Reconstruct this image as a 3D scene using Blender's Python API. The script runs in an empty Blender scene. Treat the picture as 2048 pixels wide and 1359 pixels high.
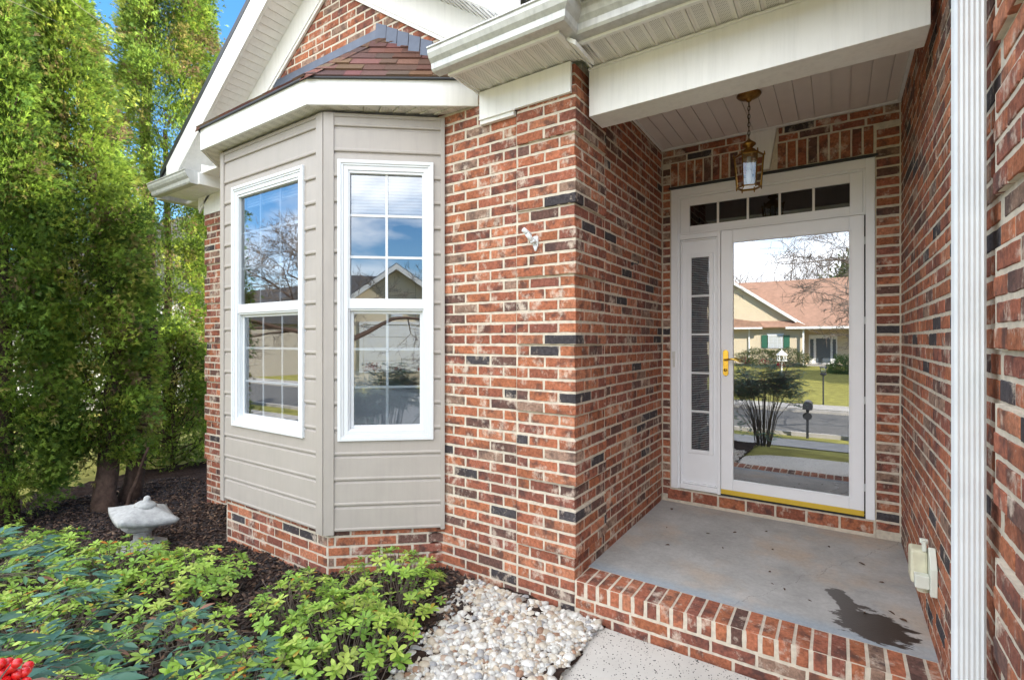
import bpy, math, random
import numpy as np
from mathutils import Vector, Matrix
R = math.radians
random.seed(7); rng = np.random.default_rng(11)
S = bpy.context.scene
C = S.collection

# ---------------------------------------------------------------- camera
TH = R(33.45); ZC = 1.34
cam = bpy.data.objects.new('camera', bpy.data.cameras.new('camera')); C.objects.link(cam)
cam.data.sensor_width = 36; cam.data.lens = 987 / 2048 * 36
cam.data.clip_start = 0.05; cam.data.clip_end = 600
cam.location = (0, 0, ZC); cam.rotation_euler = (R(90), 0, TH)
S.camera = cam
S.render.resolution_x = 1024; S.render.resolution_y = 679

# ---------------------------------------------------------------- light
SUN_EL = 34; SUN_AZ = 45          # azimuth from +y towards +x
w = bpy.data.worlds.new('World'); S.world = w; w.use_nodes = True
nt = w.node_tree; nt.nodes.clear()
def nd(t, ty, **kw):
    n = t.nodes.new(ty)
    for k, v in kw.items():
        if k in n.inputs.keys(): n.inputs[k].default_value = v
        else: setattr(n, k, v)
    return n
sky = nd(nt, 'ShaderNodeTexSky', sky_type='NISHITA', sun_disc=False)
sky.sun_elevation = R(SUN_EL); sky.sun_rotation = R(SUN_AZ); sky.air_density = 1.0; sky.dust_density = 0.3; sky.ozone_density = 3
bg = nd(nt, 'ShaderNodeBackground'); bg.inputs['Strength'].default_value = 0.13
tc = nd(nt, 'ShaderNodeTexCoord')
mp = nd(nt, 'ShaderNodeMapping'); mp.inputs['Scale'].default_value = (1.0, 1.0, 2.2); mp.inputs['Location'].default_value = (1.7, 0.4, 0.9)
nz = nd(nt, 'ShaderNodeTexNoise', Scale=2.1, Detail=7.0, Roughness=0.56, Distortion=0.3)
sep = nd(nt, 'ShaderNodeSeparateXYZ')
# broken cloud: mostly over the street (towards -y), clear blue behind the house
ma = nd(nt, 'ShaderNodeMath', operation='MULTIPLY_ADD'); ma.inputs[1].default_value = -0.22; ma.inputs[2].default_value = 0.0
ad = nd(nt, 'ShaderNodeMath', operation='ADD')
cr = nd(nt, 'ShaderNodeMapRange'); cr.inputs['From Min'].default_value = 0.47; cr.inputs['From Max'].default_value = 0.66
mx = nd(nt, 'ShaderNodeMix', data_type='RGBA'); mx.inputs[7].default_value = (9.5, 9.7, 10.0, 1)
L = nt.links.new
L(tc.outputs['Generated'], mp.inputs['Vector']); L(mp.outputs[0], nz.inputs['Vector'])
L(tc.outputs['Generated'], sep.inputs[0]); L(sep.outputs['Y'], ma.inputs[0])
L(nz.outputs['Fac'], ad.inputs[0]); L(ma.outputs[0], ad.inputs[1]); el = nd(nt, 'ShaderNodeMapRange'); el.inputs['From Min'].default_value = .02; el.inputs['From Max'].default_value = .62; el.inputs['To Min'].default_value = -.14; el.inputs['To Max'].default_value = .07
ad2 = nd(nt, 'ShaderNodeMath', operation='ADD'); L(sep.outputs['Z'], el.inputs['Value']); L(ad.outputs[0], ad2.inputs[0]); L(el.outputs[0], ad2.inputs[1]); L(ad2.outputs[0], cr.inputs['Value'])
hs = nd(nt, 'ShaderNodeHueSaturation'); hs.inputs['Saturation'].default_value = 1.25
L(sky.outputs[0], hs.inputs['Color'])
L(cr.outputs[0], mx.inputs[0]); L(hs.outputs[0], mx.inputs[6]); L(mx.outputs[2], bg.inputs['Color'])
wo = nd(nt, 'ShaderNodeOutputWorld'); L(bg.outputs[0], wo.inputs[0])

sd = bpy.data.lights.new('sun', 'SUN'); sd.energy = 5.0; sd.angle = R(0.5); sd.color = (1, 0.93, 0.82)
so = bpy.data.objects.new('sun', sd); C.objects.link(so)
sv = Vector((math.sin(R(SUN_AZ)) * math.cos(R(SUN_EL)), math.cos(R(SUN_AZ)) * math.cos(R(SUN_EL)), math.sin(R(SUN_EL))))
so.rotation_euler = sv.to_track_quat('Z', 'Y').to_euler(); so.location = (5, 20, 20)
vs = S.view_settings; vs.view_transform = 'Standard'; vs.look = 'None'; vs.exposure = 1.75; vs.gamma = 1
S.cycles.max_bounces = 8; S.cycles.transparent_max_bounces = 12

# ---------------------------------------------------------------- helpers
ORG = {}
def prop(o, label=None, cat=None, group=None, kind=None):
    if label: o['label'] = label
    if cat: o['category'] = cat
    if group: o['group'] = group
    if kind: o['kind'] = kind
    return o
def thing(name, loc, label, cat, group=None):
    o = bpy.data.objects.new(name, None); C.objects.link(o); o.location = loc; o.empty_display_size = .1
    ORG[o.name] = Vector(loc); return prop(o, label, cat, group)
def link(name, me, parent):
    o = bpy.data.objects.new(name, me); C.objects.link(o)
    if parent is not None: o.parent = parent; ORG[o.name] = ORG[parent.name]
    else: ORG[o.name] = Vector((0, 0, 0))
    return o
class MB:
    def __init__(s): s.v = []; s.f = []; s.m = []; s.c = []; s.col = (1, 1, 1); s.mi = 0
    def face(s, idx): s.f.append(idx); s.m.append(s.mi); s.c.append(s.col)
    def poly(s, pts): b = len(s.v); s.v += [tuple(p) for p in pts]; s.face(tuple(range(b, b + len(pts))))
    def hexa(s, p):   # 8 points: bottom 4 ccw, top 4
        b = len(s.v); s.v += [tuple(q) for q in p]
        for f in ((3, 2, 1, 0), (4, 5, 6, 7), (0, 1, 5, 4), (1, 2, 6, 5), (2, 3, 7, 6), (3, 0, 4, 7)): s.face(tuple(b + i for i in f))
    def box(s, x0, x1, y0, y1, z0, z1):
        s.hexa([(x0, y0, z0), (x1, y0, z0), (x1, y1, z0), (x0, y1, z0), (x0, y0, z1), (x1, y0, z1), (x1, y1, z1), (x0, y1, z1)])
    def fbox(s, F, u0, u1, n0, n1, z0, z1):  # box in a frame F=(origin,u,n)
        O, u, n = F
        P = lambda a, b, z: (O[0] + u[0] * a + n[0] * b, O[1] + u[1] * a + n[1] * b, z)
        s.hexa([P(u0, n1, z0), P(u1, n1, z0), P(u1, n0, z0), P(u0, n0, z0), P(u0, n1, z1), P(u1, n1, z1), P(u1, n0, z1), P(u0, n0, z1)])
    def bbox(s, F, u0, u1, n0, n1, z0, z1, b=.002):  # box with bevelled edges, outward along n
        O, u, n = F
        P = lambda a, d, z: (O[0] + u[0] * a + n[0] * d, O[1] + u[1] * a + n[1] * d, z)
        k = len(s.v)
        rings = [(n0, b * 0), (n1 - b, 0), (n1, b)]
        for d, i in rings:
            s.v += [P(u0 + i, d, z0 + i), P(u1 - i, d, z0 + i), P(u1 - i, d, z1 - i), P(u0 + i, d, z1 - i)]
        for r in (0, 4):
            for j in range(4): s.face((k + r + j, k + r + (j + 1) % 4, k + r + 4 + (j + 1) % 4, k + r + 4 + j))
        s.face((k + 8, k + 9, k + 10, k + 11))
    def prism(s, pts, axis, a0, a1):
        # pts in the two other axes; axis 'x','y','z'
        def P(p, a): return {'x': (a, p[0], p[1]), 'y': (p[0], a, p[1]), 'z': (p[0], p[1], a)}[axis]
        n = len(pts); b = len(s.v)
        s.v += [P(p, a0) for p in pts] + [P(p, a1) for p in pts]
        s.face(tuple(b + i for i in range(n))); s.face(tuple(b + n + i for i in reversed(range(n))))
        for i in range(n): s.face((b + i, b + n + i, b + n + (i + 1) % n, b + (i + 1) % n))
    def tube(s, path, rad, n=6, cap=True):
        path = [Vector(p) for p in path]
        if not hasattr(rad, '__len__'): rad = [rad] * len(path)
        b = len(s.v); prev = None
        for i, p in enumerate(path):
            t = (path[min(i + 1, len(path) - 1)] - path[max(i - 1, 0)]).normalized()
            if prev is None:
                a = Vector((0, 0, 1)) if abs(t.z) < .9 else Vector((1, 0, 0)); e = t.cross(a).normalized()
            else: e = (prev - t * prev.dot(t)).normalized()
            prev = e; g = t.cross(e)
            for j in range(n):
                an = 2 * math.pi * j / n; s.v.append(tuple(p + (e * math.cos(an) + g * math.sin(an)) * rad[i]))
        for i in range(len(path) - 1):
            for j in range(n): s.face((b + i * n + j, b + i * n + (j + 1) % n, b + (i + 1) * n + (j + 1) % n, b + (i + 1) * n + j))
        if cap:
            s.face(tuple(b + j for j in reversed(range(n)))); k = b + (len(path) - 1) * n; s.face(tuple(k + j for j in range(n)))
    def lathe(s, prof, c, n=24, M=None):
        b = len(s.v)
        for r, z in prof:
            for j in range(n):
                a = 2 * math.pi * j / n; p = Vector((r * math.cos(a), r * math.sin(a), z))
                if M: p = M @ p
                s.v.append(tuple(p + Vector(c)))
        for i in range(len(prof) - 1):
            for j in range(n): s.face((b + i * n + j, b + i * n + (j + 1) % n, b + (i + 1) * n + (j + 1) % n, b + (i + 1) * n + j))
        s.face(tuple(b + j for j in reversed(range(n)))); k = b + (len(prof) - 1) * n; s.face(tuple(k + j for j in range(n)))
    def build(s, name, mats, parent=None, smooth=False, bevel=0, kind=None, label=None, rnd=False):
        me = bpy.data.meshes.new(name)
        if not isinstance(mats, (list, tuple)): mats = [mats]
        off = ORG[parent.name] if parent is not None else Vector((0, 0, 0))
        me.from_pydata([(a - off.x, b - off.y, c - off.z) for a, b, c in s.v], [], s.f)
        for m in mats: me.materials.append(m)
        if len(mats) > 1: me.polygons.foreach_set('material_index', s.m)
        at = me.attributes.new('Col', 'FLOAT_COLOR', 'FACE')
        at.data.foreach_set('color', np.array([(*c[:3], 1) for c in s.c], dtype=np.float32).ravel())
        if smooth: me.polygons.foreach_set('use_smooth', [True] * len(me.polygons))
        me.update()
        o = link(name, me, parent)
        if bevel:
            md = o.modifiers.new('b', 'BEVEL'); md.width = bevel; md.segments = 2; md.limit_method = 'ANGLE'; md.angle_limit = R(40)
        if kind: o['kind'] = kind
        if label: o['label'] = label
        return o
def npmesh(name, V, F, mat, parent=None, col=None, smooth=False):
    me = bpy.data.meshes.new(name); V = np.asarray(V, np.float32); F = np.asarray(F, np.int32)
    if parent is not None: V = V - np.array(ORG[parent.name], np.float32)
    me.vertices.add(len(V)); me.vertices.foreach_set('co', V.ravel())
    k = F.shape[1]; me.loops.add(F.size); me.loops.foreach_set('vertex_index', F.ravel())
    me.polygons.add(len(F)); me.polygons.foreach_set('loop_start', np.arange(0, F.size, k, dtype=np.int32))
    me.polygons.foreach_set('loop_total', np.full(len(F), k, np.int32))
    if smooth: me.polygons.foreach_set('use_smooth', np.ones(len(F), bool))
    me.update(calc_edges=True); me.validate()
    for m in (mat if isinstance(mat, (list, tuple)) else [mat]): me.materials.append(m)
    if col is not None:
        at = me.attributes.new('Col', 'FLOAT_COLOR', 'FACE'); c = np.ones((len(F), 4), np.float32); c[:, :3] = col
        at.data.foreach_set('color', c.ravel())
    return link(name, me, parent)

# ---------------------------------------------------------------- materials
def mat(name, col, rough=.6, metal=0, noise=0, nscale=20, bump=0, bscale=100, attr=False, sheen=0, spec=.5, trans=0, detail=4, coat=0, streak=0):
    m = bpy.data.materials.new(name); m.use_nodes = True; t = m.node_tree; p = t.nodes['Principled BSDF']
    p.inputs['Roughness'].default_value = rough; p.inputs['Metallic'].default_value = metal
    p.inputs['Specular IOR Level'].default_value = spec; p.inputs['Coat Weight'].default_value = coat
    tcn = nd(t, 'ShaderNodeTexCoord')
    src = None
    if attr:
        a = nd(t, 'ShaderNodeAttribute', attribute_name='Col'); src = a.outputs['Color']
    if noise:
        n = nd(t, 'ShaderNodeTexNoise', Scale=nscale, Detail=detail, Roughness=.6); t.links.new(tcn.outputs['Object'], n.inputs['Vector'])
        mr = nd(t, 'ShaderNodeMapRange'); mr.inputs['From Min'].default_value = .3; mr.inputs['From Max'].default_value = .7
        mr.inputs['To Min'].default_value = 1 - noise; mr.inputs['To Max'].default_value = 1 + noise; t.links.new(n.outputs['Fac'], mr.inputs['Value'])
        mm = nd(t, 'ShaderNodeVectorMath', operation='SCALE')
        if src: t.links.new(src, mm.inputs[0])
        else: mm.inputs[0].default_value = col
        t.links.new(mr.outputs[0], mm.inputs['Scale']); src = mm.outputs[0]
    if streak:   # faint vertical run marks and grime
        mpp = nd(t, 'ShaderNodeMapping'); mpp.inputs['Scale'].default_value = (26, 26, 1.6); t.links.new(tcn.outputs['Object'], mpp.inputs[0])
        ns = nd(t, 'ShaderNodeTexNoise', Scale=1.0, Detail=6, Roughness=.7); t.links.new(mpp.outputs[0], ns.inputs['Vector'])
        m3 = nd(t, 'ShaderNodeMapRange'); m3.inputs['From Min'].default_value = .45; m3.inputs['From Max'].default_value = .72; m3.inputs['To Min'].default_value = 1; m3.inputs['To Max'].default_value = 1 - streak * 2
        t.links.new(ns.outputs['Fac'], m3.inputs['Value']); m4 = nd(t, 'ShaderNodeVectorMath', operation='SCALE')
        if src: t.links.new(src, m4.inputs[0])
        else: m4.inputs[0].default_value = col
        t.links.new(m3.outputs[0], m4.inputs['Scale']); src = m4.outputs[0]
    if src: t.links.new(src, p.inputs['Base Color'])
    else: p.inputs['Base Color'].default_value = (*col, 1)
    if bump:
        n2 = nd(t, 'ShaderNodeTexNoise', Scale=bscale, Detail=5, Roughness=.65); t.links.new(tcn.outputs['Object'], n2.inputs['Vector'])
        b = nd(t, 'ShaderNodeBump', Distance=.01); b.inputs['Strength'].default_value = bump
        t.links.new(n2.outputs['Fac'], b.inputs['Height']); t.links.new(b.outputs[0], p.inputs['Normal'])
    if trans:
        tr = nd(t, 'ShaderNodeBsdfTranslucent'); ms = nd(t, 'ShaderNodeMixShader'); ms.inputs[0].default_value = trans
        if src: t.links.new(src, tr.inputs['Color'])
        else: tr.inputs['Color'].default_value = (*col, 1)
        o = t.nodes['Material Output']; t.links.new(p.outputs[0], ms.inputs[1]); t.links.new(tr.outputs[0], ms.inputs[2]); t.links.new(ms.outputs[0], o.inputs[0])
    return m
def glassmat(name, refl, tint=(.9, .93, .95), wave=0):
    m = bpy.data.materials.new(name); m.use_nodes = True; t = m.node_tree; t.nodes.clear()
    g = nd(t, 'ShaderNodeBsdfGlossy'); g.inputs['Roughness'].default_value = 0.0; g.inputs['Color'].default_value = (.95, .97, 1, 1)
    tr = nd(t, 'ShaderNodeBsdfTransparent'); tr.inputs['Color'].default_value = (*tint, 1)
    lw = nd(t, 'ShaderNodeLayerWeight'); lw.inputs['Blend'].default_value = .25
    mr = nd(t, 'ShaderNodeMapRange'); mr.inputs['To Min'].default_value = refl; mr.inputs['To Max'].default_value = 1.0
    ms = nd(t, 'ShaderNodeMixShader'); o = nd(t, 'ShaderNodeOutputMaterial')
    t.links.new(lw.outputs['Fresnel'], mr.inputs['Value']); t.links.new(mr.outputs[0], ms.inputs[0])
    t.links.new(tr.outputs[0], ms.inputs[1]); t.links.new(g.outputs[0], ms.inputs[2]); t.links.new(ms.outputs[0], o.inputs[0])
    if wave:
        tcn = nd(t, 'ShaderNodeTexCoord'); n2 = nd(t, 'ShaderNodeTexNoise', Scale=2.2, Detail=1); t.links.new(tcn.outputs['Object'], n2.inputs['Vector'])
        b = nd(t, 'ShaderNodeBump', Distance=.01); b.inputs['Strength'].default_value = wave
        t.links.new(n2.outputs['Fac'], b.inputs['Height']); t.links.new(b.outputs[0], g.inputs['Normal'])
    return m
def brickmat():
    m = mat('brick', (.3, .1, .06), .9, attr=True, noise=.34, nscale=70, bump=.55, bscale=160, spec=.25)
    t = m.node_tree; p = t.nodes['Principled BSDF']; base = p.inputs['Base Color'].links[0].from_socket
    tcn = nd(t, 'ShaderNodeTexCoord')
    # broad smoky flashing, then lime/mortar smears
    n = nd(t, 'ShaderNodeTexNoise', Scale=13, Detail=4, Roughness=.55); t.links.new(tcn.outputs['Object'], n.inputs['Vector'])
    r1 = nd(t, 'ShaderNodeMapRange'); r1.inputs['From Min'].default_value = .50; r1.inputs['From Max'].default_value = .66; r1.inputs['To Max'].default_value = .72
    t.links.new(n.outputs['Fac'], r1.inputs['Value'])
    x1 = nd(t, 'ShaderNodeMix', data_type='RGBA'); x1.inputs[7].default_value = (.058, .040, .040, 1)
    t.links.new(r1.outputs[0], x1.inputs[0]); t.links.new(base, x1.inputs[6])
    mpn = nd(t, 'ShaderNodeMapping'); mpn.inputs['Location'].default_value = (3.1, 5.7, 1.9); mpn.inputs['Scale'].default_value = (1, 1, .8)
    t.links.new(tcn.outputs['Object'], mpn.inputs[0])
    n3 = nd(t, 'ShaderNodeTexNoise', Scale=11, Detail=8, Roughness=.72); t.links.new(mpn.outputs[0], n3.inputs['Vector'])
    r2 = nd(t, 'ShaderNodeMapRange'); r2.inputs['From Min'].default_value = .54; r2.inputs['From Max'].default_value = .66; r2.inputs['To Max'].default_value = .8
    t.links.new(n3.outputs['Fac'], r2.inputs['Value'])
    x2 = nd(t, 'ShaderNodeMix', data_type='RGBA'); x2.inputs[7].default_value = (.66, .55, .45, 1)
    t.links.new(r2.outputs[0], x2.inputs[0]); t.links.new(x1.outputs[2], x2.inputs[6]); t.links.new(x2.outputs[2], p.inputs['Base Color'])
    return m
M_brick = brickmat()
M_mortar = mat('mortar', (.62, .55, .45), .95, noise=.16, nscale=30, bump=.5, bscale=220, spec=.2)
M_white = mat('white_trim', (.81, .80, .775), .42, streak=.05, noise=.03, nscale=4, bump=.03, bscale=12)
M_vinyl = mat('white_window_vinyl', (.69, .705, .72), .35, noise=.02, nscale=5)
M_doorw = mat('white_door_paint', (.88, .895, .93), .35, noise=.02, nscale=5)
M_tan = mat('tan_siding', (.395, .355, .322), .5, streak=.035, noise=.035, nscale=6, bump=.06, bscale=40)
M_gutter = mat('gutter_metal', (.56, .56, .54), .48, streak=.12, metal=.25, noise=.06, nscale=7, bump=.02, bscale=6)
M_down = mat('downspout_paint', (.66, .68, .705), .32, streak=.03, noise=.05, nscale=9)
M_black = mat('black_metal', (.02, .022, .028), .45)
M_flash = mat('flashing_metal', (.085, .10, .135), .38, metal=.5, noise=.15, nscale=12)
M_ceil = mat('porch_ceiling_vinyl', (.72, .65, .60), .5, noise=.03, nscale=8)  # even warm beige of the ceiling boards themselves
M_brass = mat('aged_brass', (.30, .17, .045), .36, metal=1, noise=.35, nscale=30)
M_gold = mat('polished_brass', (.78, .52, .10), .22, metal=1)
M_goldp = mat('brass_coloured_sweep', (.72, .50, .06), .38, metal=.3)
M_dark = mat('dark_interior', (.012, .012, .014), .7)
M_room = mat('room_paint', (.55, .53, .50), .8)
M_glassdoor = glassmat('door_glass', .36, wave=.008)
M_glasswin = glassmat('window_glass', .22, (.5, .55, .6), wave=.02)
M_glasslow = glassmat('lower_window_glass', .25, (.80, .85, .90), wave=.03)
M_glasslamp = glassmat('lamp_glass', .08)
M_shingle = mat('asphalt_shingle', (.2, .1, .08), .95, attr=True, noise=.3, nscale=160, bump=.5, bscale=240, spec=.2)
M_stone = mat('cast_stone', (.38, .38, .37), .95, noise=.22, nscale=28, bump=.3, bscale=90, spec=.2, detail=7)
M_bark = mat('brown_bark', (.085, .055, .042), .95, noise=.4, nscale=18, bump=.8, bscale=40, spec=.1)
M_twig = mat('grey_twig', (.16, .125, .10), .9, noise=.2, nscale=5)
M_thuja = mat('arborvitae_spray', (.07, .12, .02), .65, attr=True, trans=.48, spec=.25)
M_leaf = mat('azalea_leaf', (.1, .2, .03), .45, attr=True, trans=.3, spec=.4)
M_nand = mat('nandina_leaf', (.04, .12, .08), .42, attr=True, trans=.2, spec=.4)
M_berry = mat('red_berry', (.62, .012, .012), .22, coat=.3)
M_pebble = mat('pebble', (.5, .5, .5), .6, attr=True, noise=.16, nscale=60, bump=.1, bscale=80)
M_chip = mat('bark_chip', (.05, .03, .025), .95, attr=True, noise=.3, nscale=60)
M_soil = mat('mulch_soil', (.038, .024, .019), 1, noise=.6, nscale=35, bump=1, bscale=60, spec=.1, detail=8)
M_sofa = mat('sofa_fabric', (.62, .65, .68), .9, noise=.06, nscale=40)
M_deadleaf = mat('dry_leaf', (.09, .045, .025), .8)

# ---------------------------------------------------------------- ground
def gz(x, y):
    s = -y
    pts = [(-400, -.45), (-6, -.36), (-2.5, -.25), (0, -.25), (3.7, -.92), (4.9, -.97), (6.35, -1.1), (11.1, -1.1), (12.5, -1.0), (24, -1.04), (35, -.62), (80, -.3), (400, -.3)]
    b = pts[-1][1]
    for (a, za), (c, zc) in zip(pts, pts[1:]):
        if s <= a: b = za; break
        if s <= c: b = za + (zc - za) * (s - a) / (c - a); break
    if y > -2:   # bed falls away to the left of the porch
        k = min(1, max(0, (y + 2) / 2)); xx = min(max(x, -7), .5)
        t = -.19 + (0 if xx > -2.2 else (xx + 2.2) * .040)
        near = min(1, max(0, y / 1.2)); b = b * (1 - near * k) + t * near * k if y < 9 else b
    return b
GX = sorted(set([-400, -200, -90, -50, -30, -20, -15, -12, -10] + [round(-9 + i * .25, 3) for i in range(41)] + [1.5, 2, 3, 5, 8, 12, 20, 35, 60, 120, 400]))
GY = sorted(set([-400, -200, -100, -60, -45, -35, -30, -24, -20, -16, -12.5, -11.1, -9, -7.5, -6.35, -5.6, -4.9, -4.3, -3.7, -3, -2.5] + [round(-2 + i * .25, 3) for i in range(28)] + [5.5, 6, 7, 9, 12, 20, 40, 90, 400]))
V = [(x, y, gz(x, y) - .03) for y in GY for x in GX]; nx = len(GX)
F = [(j * nx + i, j * nx + i + 1, (j + 1) * nx + i + 1, (j + 1) * nx + i) for j in range(len(GY) - 1) for i in range(nx - 1)]
M_grass = mat('winter_lawn', (.25, .235, .06), .95, noise=.35, nscale=3, bump=.6, bscale=30, detail=8, spec=.1)
npmesh('ground', V, F, M_grass)['kind'] = 'structure'
def sheet(name, xs, ys, dz, m, xf=None):
    V = []; F = []
    for y in ys:
        for x in xs:
            X = x if xf is None else xf(x, y); V.append((X, y, gz(X, y) + dz))
    n = len(xs)
    for j in range(len(ys) - 1):
        for i in range(n - 1): F.append((j * n + i, j * n + i + 1, (j + 1) * n + i + 1, (j + 1) * n + i))
    o = npmesh(name, V, F, m); o['kind'] = 'structure'; return o
M_asph = mat('asphalt', (.10, .098, .095), .95, noise=.25, nscale=6, bump=.3, bscale=90, detail=8)
M_conc = mat('concrete', (.36, .34, .31), .92, noise=.12, nscale=5, bump=.12, bscale=90, detail=8)
fx = [-60, -30, -15, -8, -4, -2, 0, 2, 4, 8, 15, 30, 60]
sheet('road', fx, [-11.1, -9.5, -8, -6.35], -.02, M_asph)
sheet('pavement', fx, [-4.9, -4.3, -3.7], -.01, M_conc)
sheet('far_pavement', fx, [-12.7, -12.2, -11.7], .0, M_conc)
ks = MB()
for y in (-6.3, -11.2): ks.box(-60, 60, y - .07, y + .07, -1.25, -1.02)
ks.build('kerb', M_conc, kind='structure')
# mulch bed surface with humps
xs = np.arange(-7.6, -1.0, .04); ys = np.concatenate([np.arange(-.9, 2.75, .04), np.arange(2.8, 4.3, .1)])
def nz2(x, y): return .018 * math.sin(x * 9.1 + 1.7 * math.sin(y * 5)) * math.sin(y * 8.3 + x * 2) + .012 * math.sin(x * 23 + y * 5) * math.sin(y * 27 - x * 7)
def gm(x, y): return gz(x, y) + nz2(x, y)
V = [(x, y, gm(x, y) + random.uniform(-.006, .006)) for y in ys for x in xs]; n = len(xs)
F = [(j * n + i, j * n + i + 1, (j + 1) * n + i + 1, (j + 1) * n + i) for j in range(len(ys) - 1) for i in range(n - 1)]
npmesh('mulch_bed', V, F, M_soil, smooth=True)['kind'] = 'structure'
# bark chips
def chips(n, x0, x1, y0, y1, ok=lambda x, y: True):
    V = []; F = []; col = []
    pal = np.array([(.05, .032, .026), (.03, .02, .018), (.085, .052, .038), (.14, .08, .05), (.022, .017, .017), (.20, .13, .085)])
    k = 0
    for _ in range(n):
        x = random.uniform(x0, x1); y = random.uniform(y0, y1)
        if not ok(x, y): continue
        l = random.uniform(.012, .045); wd = random.uniform(.003, .009); th = random.uniform(.002, .005)
        a = random.uniform(0, 6.28); e = random.uniform(-.5, .5); z = gm(x, y) + random.uniform(.0, .014)
        d = Vector((math.cos(a) * math.cos(e), math.sin(a) * math.cos(e), math.sin(e))); s_ = Vector((-math.sin(a), math.cos(a), random.uniform(-.4, .4))).normalized(); u = d.cross(s_)
        c = Vector((x, y, z)); b = len(V)
        for sz in (-1, 1):
            for (p, q) in ((-1, -1), (1, -.6), (1, .7), (-1, 1)): V.append(tuple(c + d * l * p * .5 + s_ * wd * q + u * th * sz))
        for f in ((3, 2, 1, 0), (4, 5, 6, 7), (0, 1, 5, 4), (1, 2, 6, 5), (2, 3, 7, 6), (3, 0, 4, 7)): F.append([b + i for i in f])
        cc = pal[random.choices(range(6), (5, 4, 4, 2, 4, 1))[0]] * random.uniform(.7, 1.3); col += [cc] * 6
    return V, F, col
V, F, col = chips(30000, -6.9, -1.75, .3, 2.9, lambda x, y: y < 2.5 or x < -5.45)
prop(npmesh('bark_mulch', V, F, M_chip, col=np.array(col)), 'dark brown bark mulch covering the bed below the bay window', 'mulch', kind='stuff')
# pebbles
def ico():
    import bmesh
    bm = bmesh.new(); bmesh.ops.create_icosphere(bm, subdivisions=2, radius=1); v = np.array([x.co[:] for x in bm.verts]); f = np.array([[a.index for a in q.verts] for q in bm.faces]); bm.free(); return v, f
IV, IF = ico()
def blobs(items):   # items: (centre, (rx,ry,rz), colour)
    VV = []; FF = []; CC = []; k = 0
    for c, r, cl in items:
        Q = rng.normal(size=(3, 3)); q, _ = np.linalg.qr(Q); v = IV.copy()
        # faceted, uneven pebble
        for _ in range(5):
            d = rng.normal(size=3); d /= np.linalg.norm(d); h = rng.uniform(.5, .85); pr = v @ d; v = v - np.outer(np.maximum(pr - h, 0) * .8, d)
        yaw = rng.uniform(0, 6.28); cy, sy = math.cos(yaw), math.sin(yaw)
        v = (v @ q) * np.array(r); tl = rng.uniform(-.35, .35)
        v = v @ np.array([[1, 0, 0], [0, math.cos(tl), math.sin(tl)], [0, -math.sin(tl), math.cos(tl)]])
        v = v @ np.array([[cy, sy, 0], [-sy, cy, 0], [0, 0, 1]])
        VV.append(v + np.array(c)); FF.append(IF + k); k += len(v); CC.append(np.tile(cl, (len(IF), 1)))
    return np.vstack(VV), np.vstack(FF), np.vstack(CC)
def gbound(y):  # mulch / gravel line
    return -1.93 + (2.45 - y) * .34 if y > 1.2 else -1.5 + (1.2 - y) * .3
items = []
pal = [(.64, .62, .57), (.72, .71, .67), (.52, .50, .47), (.52, .44, .34), (.60, .54, .45), (.34, .20, .13), (.36, .36, .37), (.68, .66, .62), (.40, .30, .23), (.28, .25, .22)]
wts = [7, 6, 6, 6, 8, 1.8, 3.2, 6, 2.2, 1.6]
for _ in range(21000):
    x = random.uniform(-2.1, -1.06); y = random.uniform(.9, 2.47)
    if x < gbound(y) + random.gauss(0, .05): continue
    big = random.random(); r = random.uniform(.007, .012) if big < .6 else random.uniform(.011, .017) if big < .95 else random.uniform(.021, .03)
    z = gz(x, y) + random.uniform(-.004, .014) + (0 if r < .014 else .004)
    c = np.array(random.choices(pal, wts)[0]) * random.uniform(.68, .98)
    items.append(((x, y, z), (r * random.uniform(1, 1.35), r * random.uniform(.8, 1.05), r * random.uniform(.55, .85)), c))
V, F, col = blobs(items)
prop(npmesh('gravel', V, F, M_pebble, col=col, smooth=True), 'pale rounded river pebbles filling the corner beside the front walk', 'gravel', kind='stuff')
# front walk: speckled concrete slab
def walkmat():
    m = mat('speckled_concrete', (.52, .50, .465), .85, noise=.07, nscale=5, bump=.15, bscale=120, detail=8)
    t = m.node_tree; p = t.nodes['Principled BSDF']; base = p.inputs['Base Color'].links[0].from_socket
    tcn = nd(t, 'ShaderNodeTexCoord'); v = nd(t, 'ShaderNodeTexVoronoi', Scale=84); v.inputs['Randomness'].default_value = 1
    t.links.new(tcn.outputs['Object'], v.inputs['Vector'])
    n = nd(t, 'ShaderNodeTexNoise', Scale=40, Detail=2); t.links.new(tcn.outputs['Object'], n.inputs['Vector'])
    mr = nd(t, 'ShaderNodeMapRange'); mr.inputs['From Min'].default_value = .35; mr.inputs['From Max'].default_value = .75; mr.inputs['To Min'].default_value = .02; mr.inputs['To Max'].default_value = .46
    t.links.new(n.outputs['Fac'], mr.inputs['Value'])
    lt = nd(t, 'ShaderNodeMath', operation='LESS_THAN'); t.links.new(v.outputs['Distance'], lt.inputs[0]); t.links.new(mr.outputs[0], lt.inputs[1])
    x = nd(t, 'ShaderNodeMix', data_type='RGBA'); x.inputs[7].default_value = (.035, .035, .038, 1)
    t.links.new(lt.outputs[0], x.inputs[0]); t.links.new(base, x.inputs[6]); t.links.new(x.outputs[2], p.inputs['Base Color'])
    return m
M_walk = walkmat()
wk = MB()
left = [(-1.09, 2.482), (-1.088, 1.9), (-1.10, 1.5), (-1.02, 1.15), (-.80, .95), (-.4, .86), (.2, .84), (1.2, .84), (3.0, .84), (3.0, -.5), (4.2, -.5), (4.2, 1.30), (.33, 1.30), (.33, 2.482)]
wk.prism(left, 'z', -.30, -.198)
wk.build('walkway', M_walk, kind='structure', bevel=.006)
dv = MB()
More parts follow.
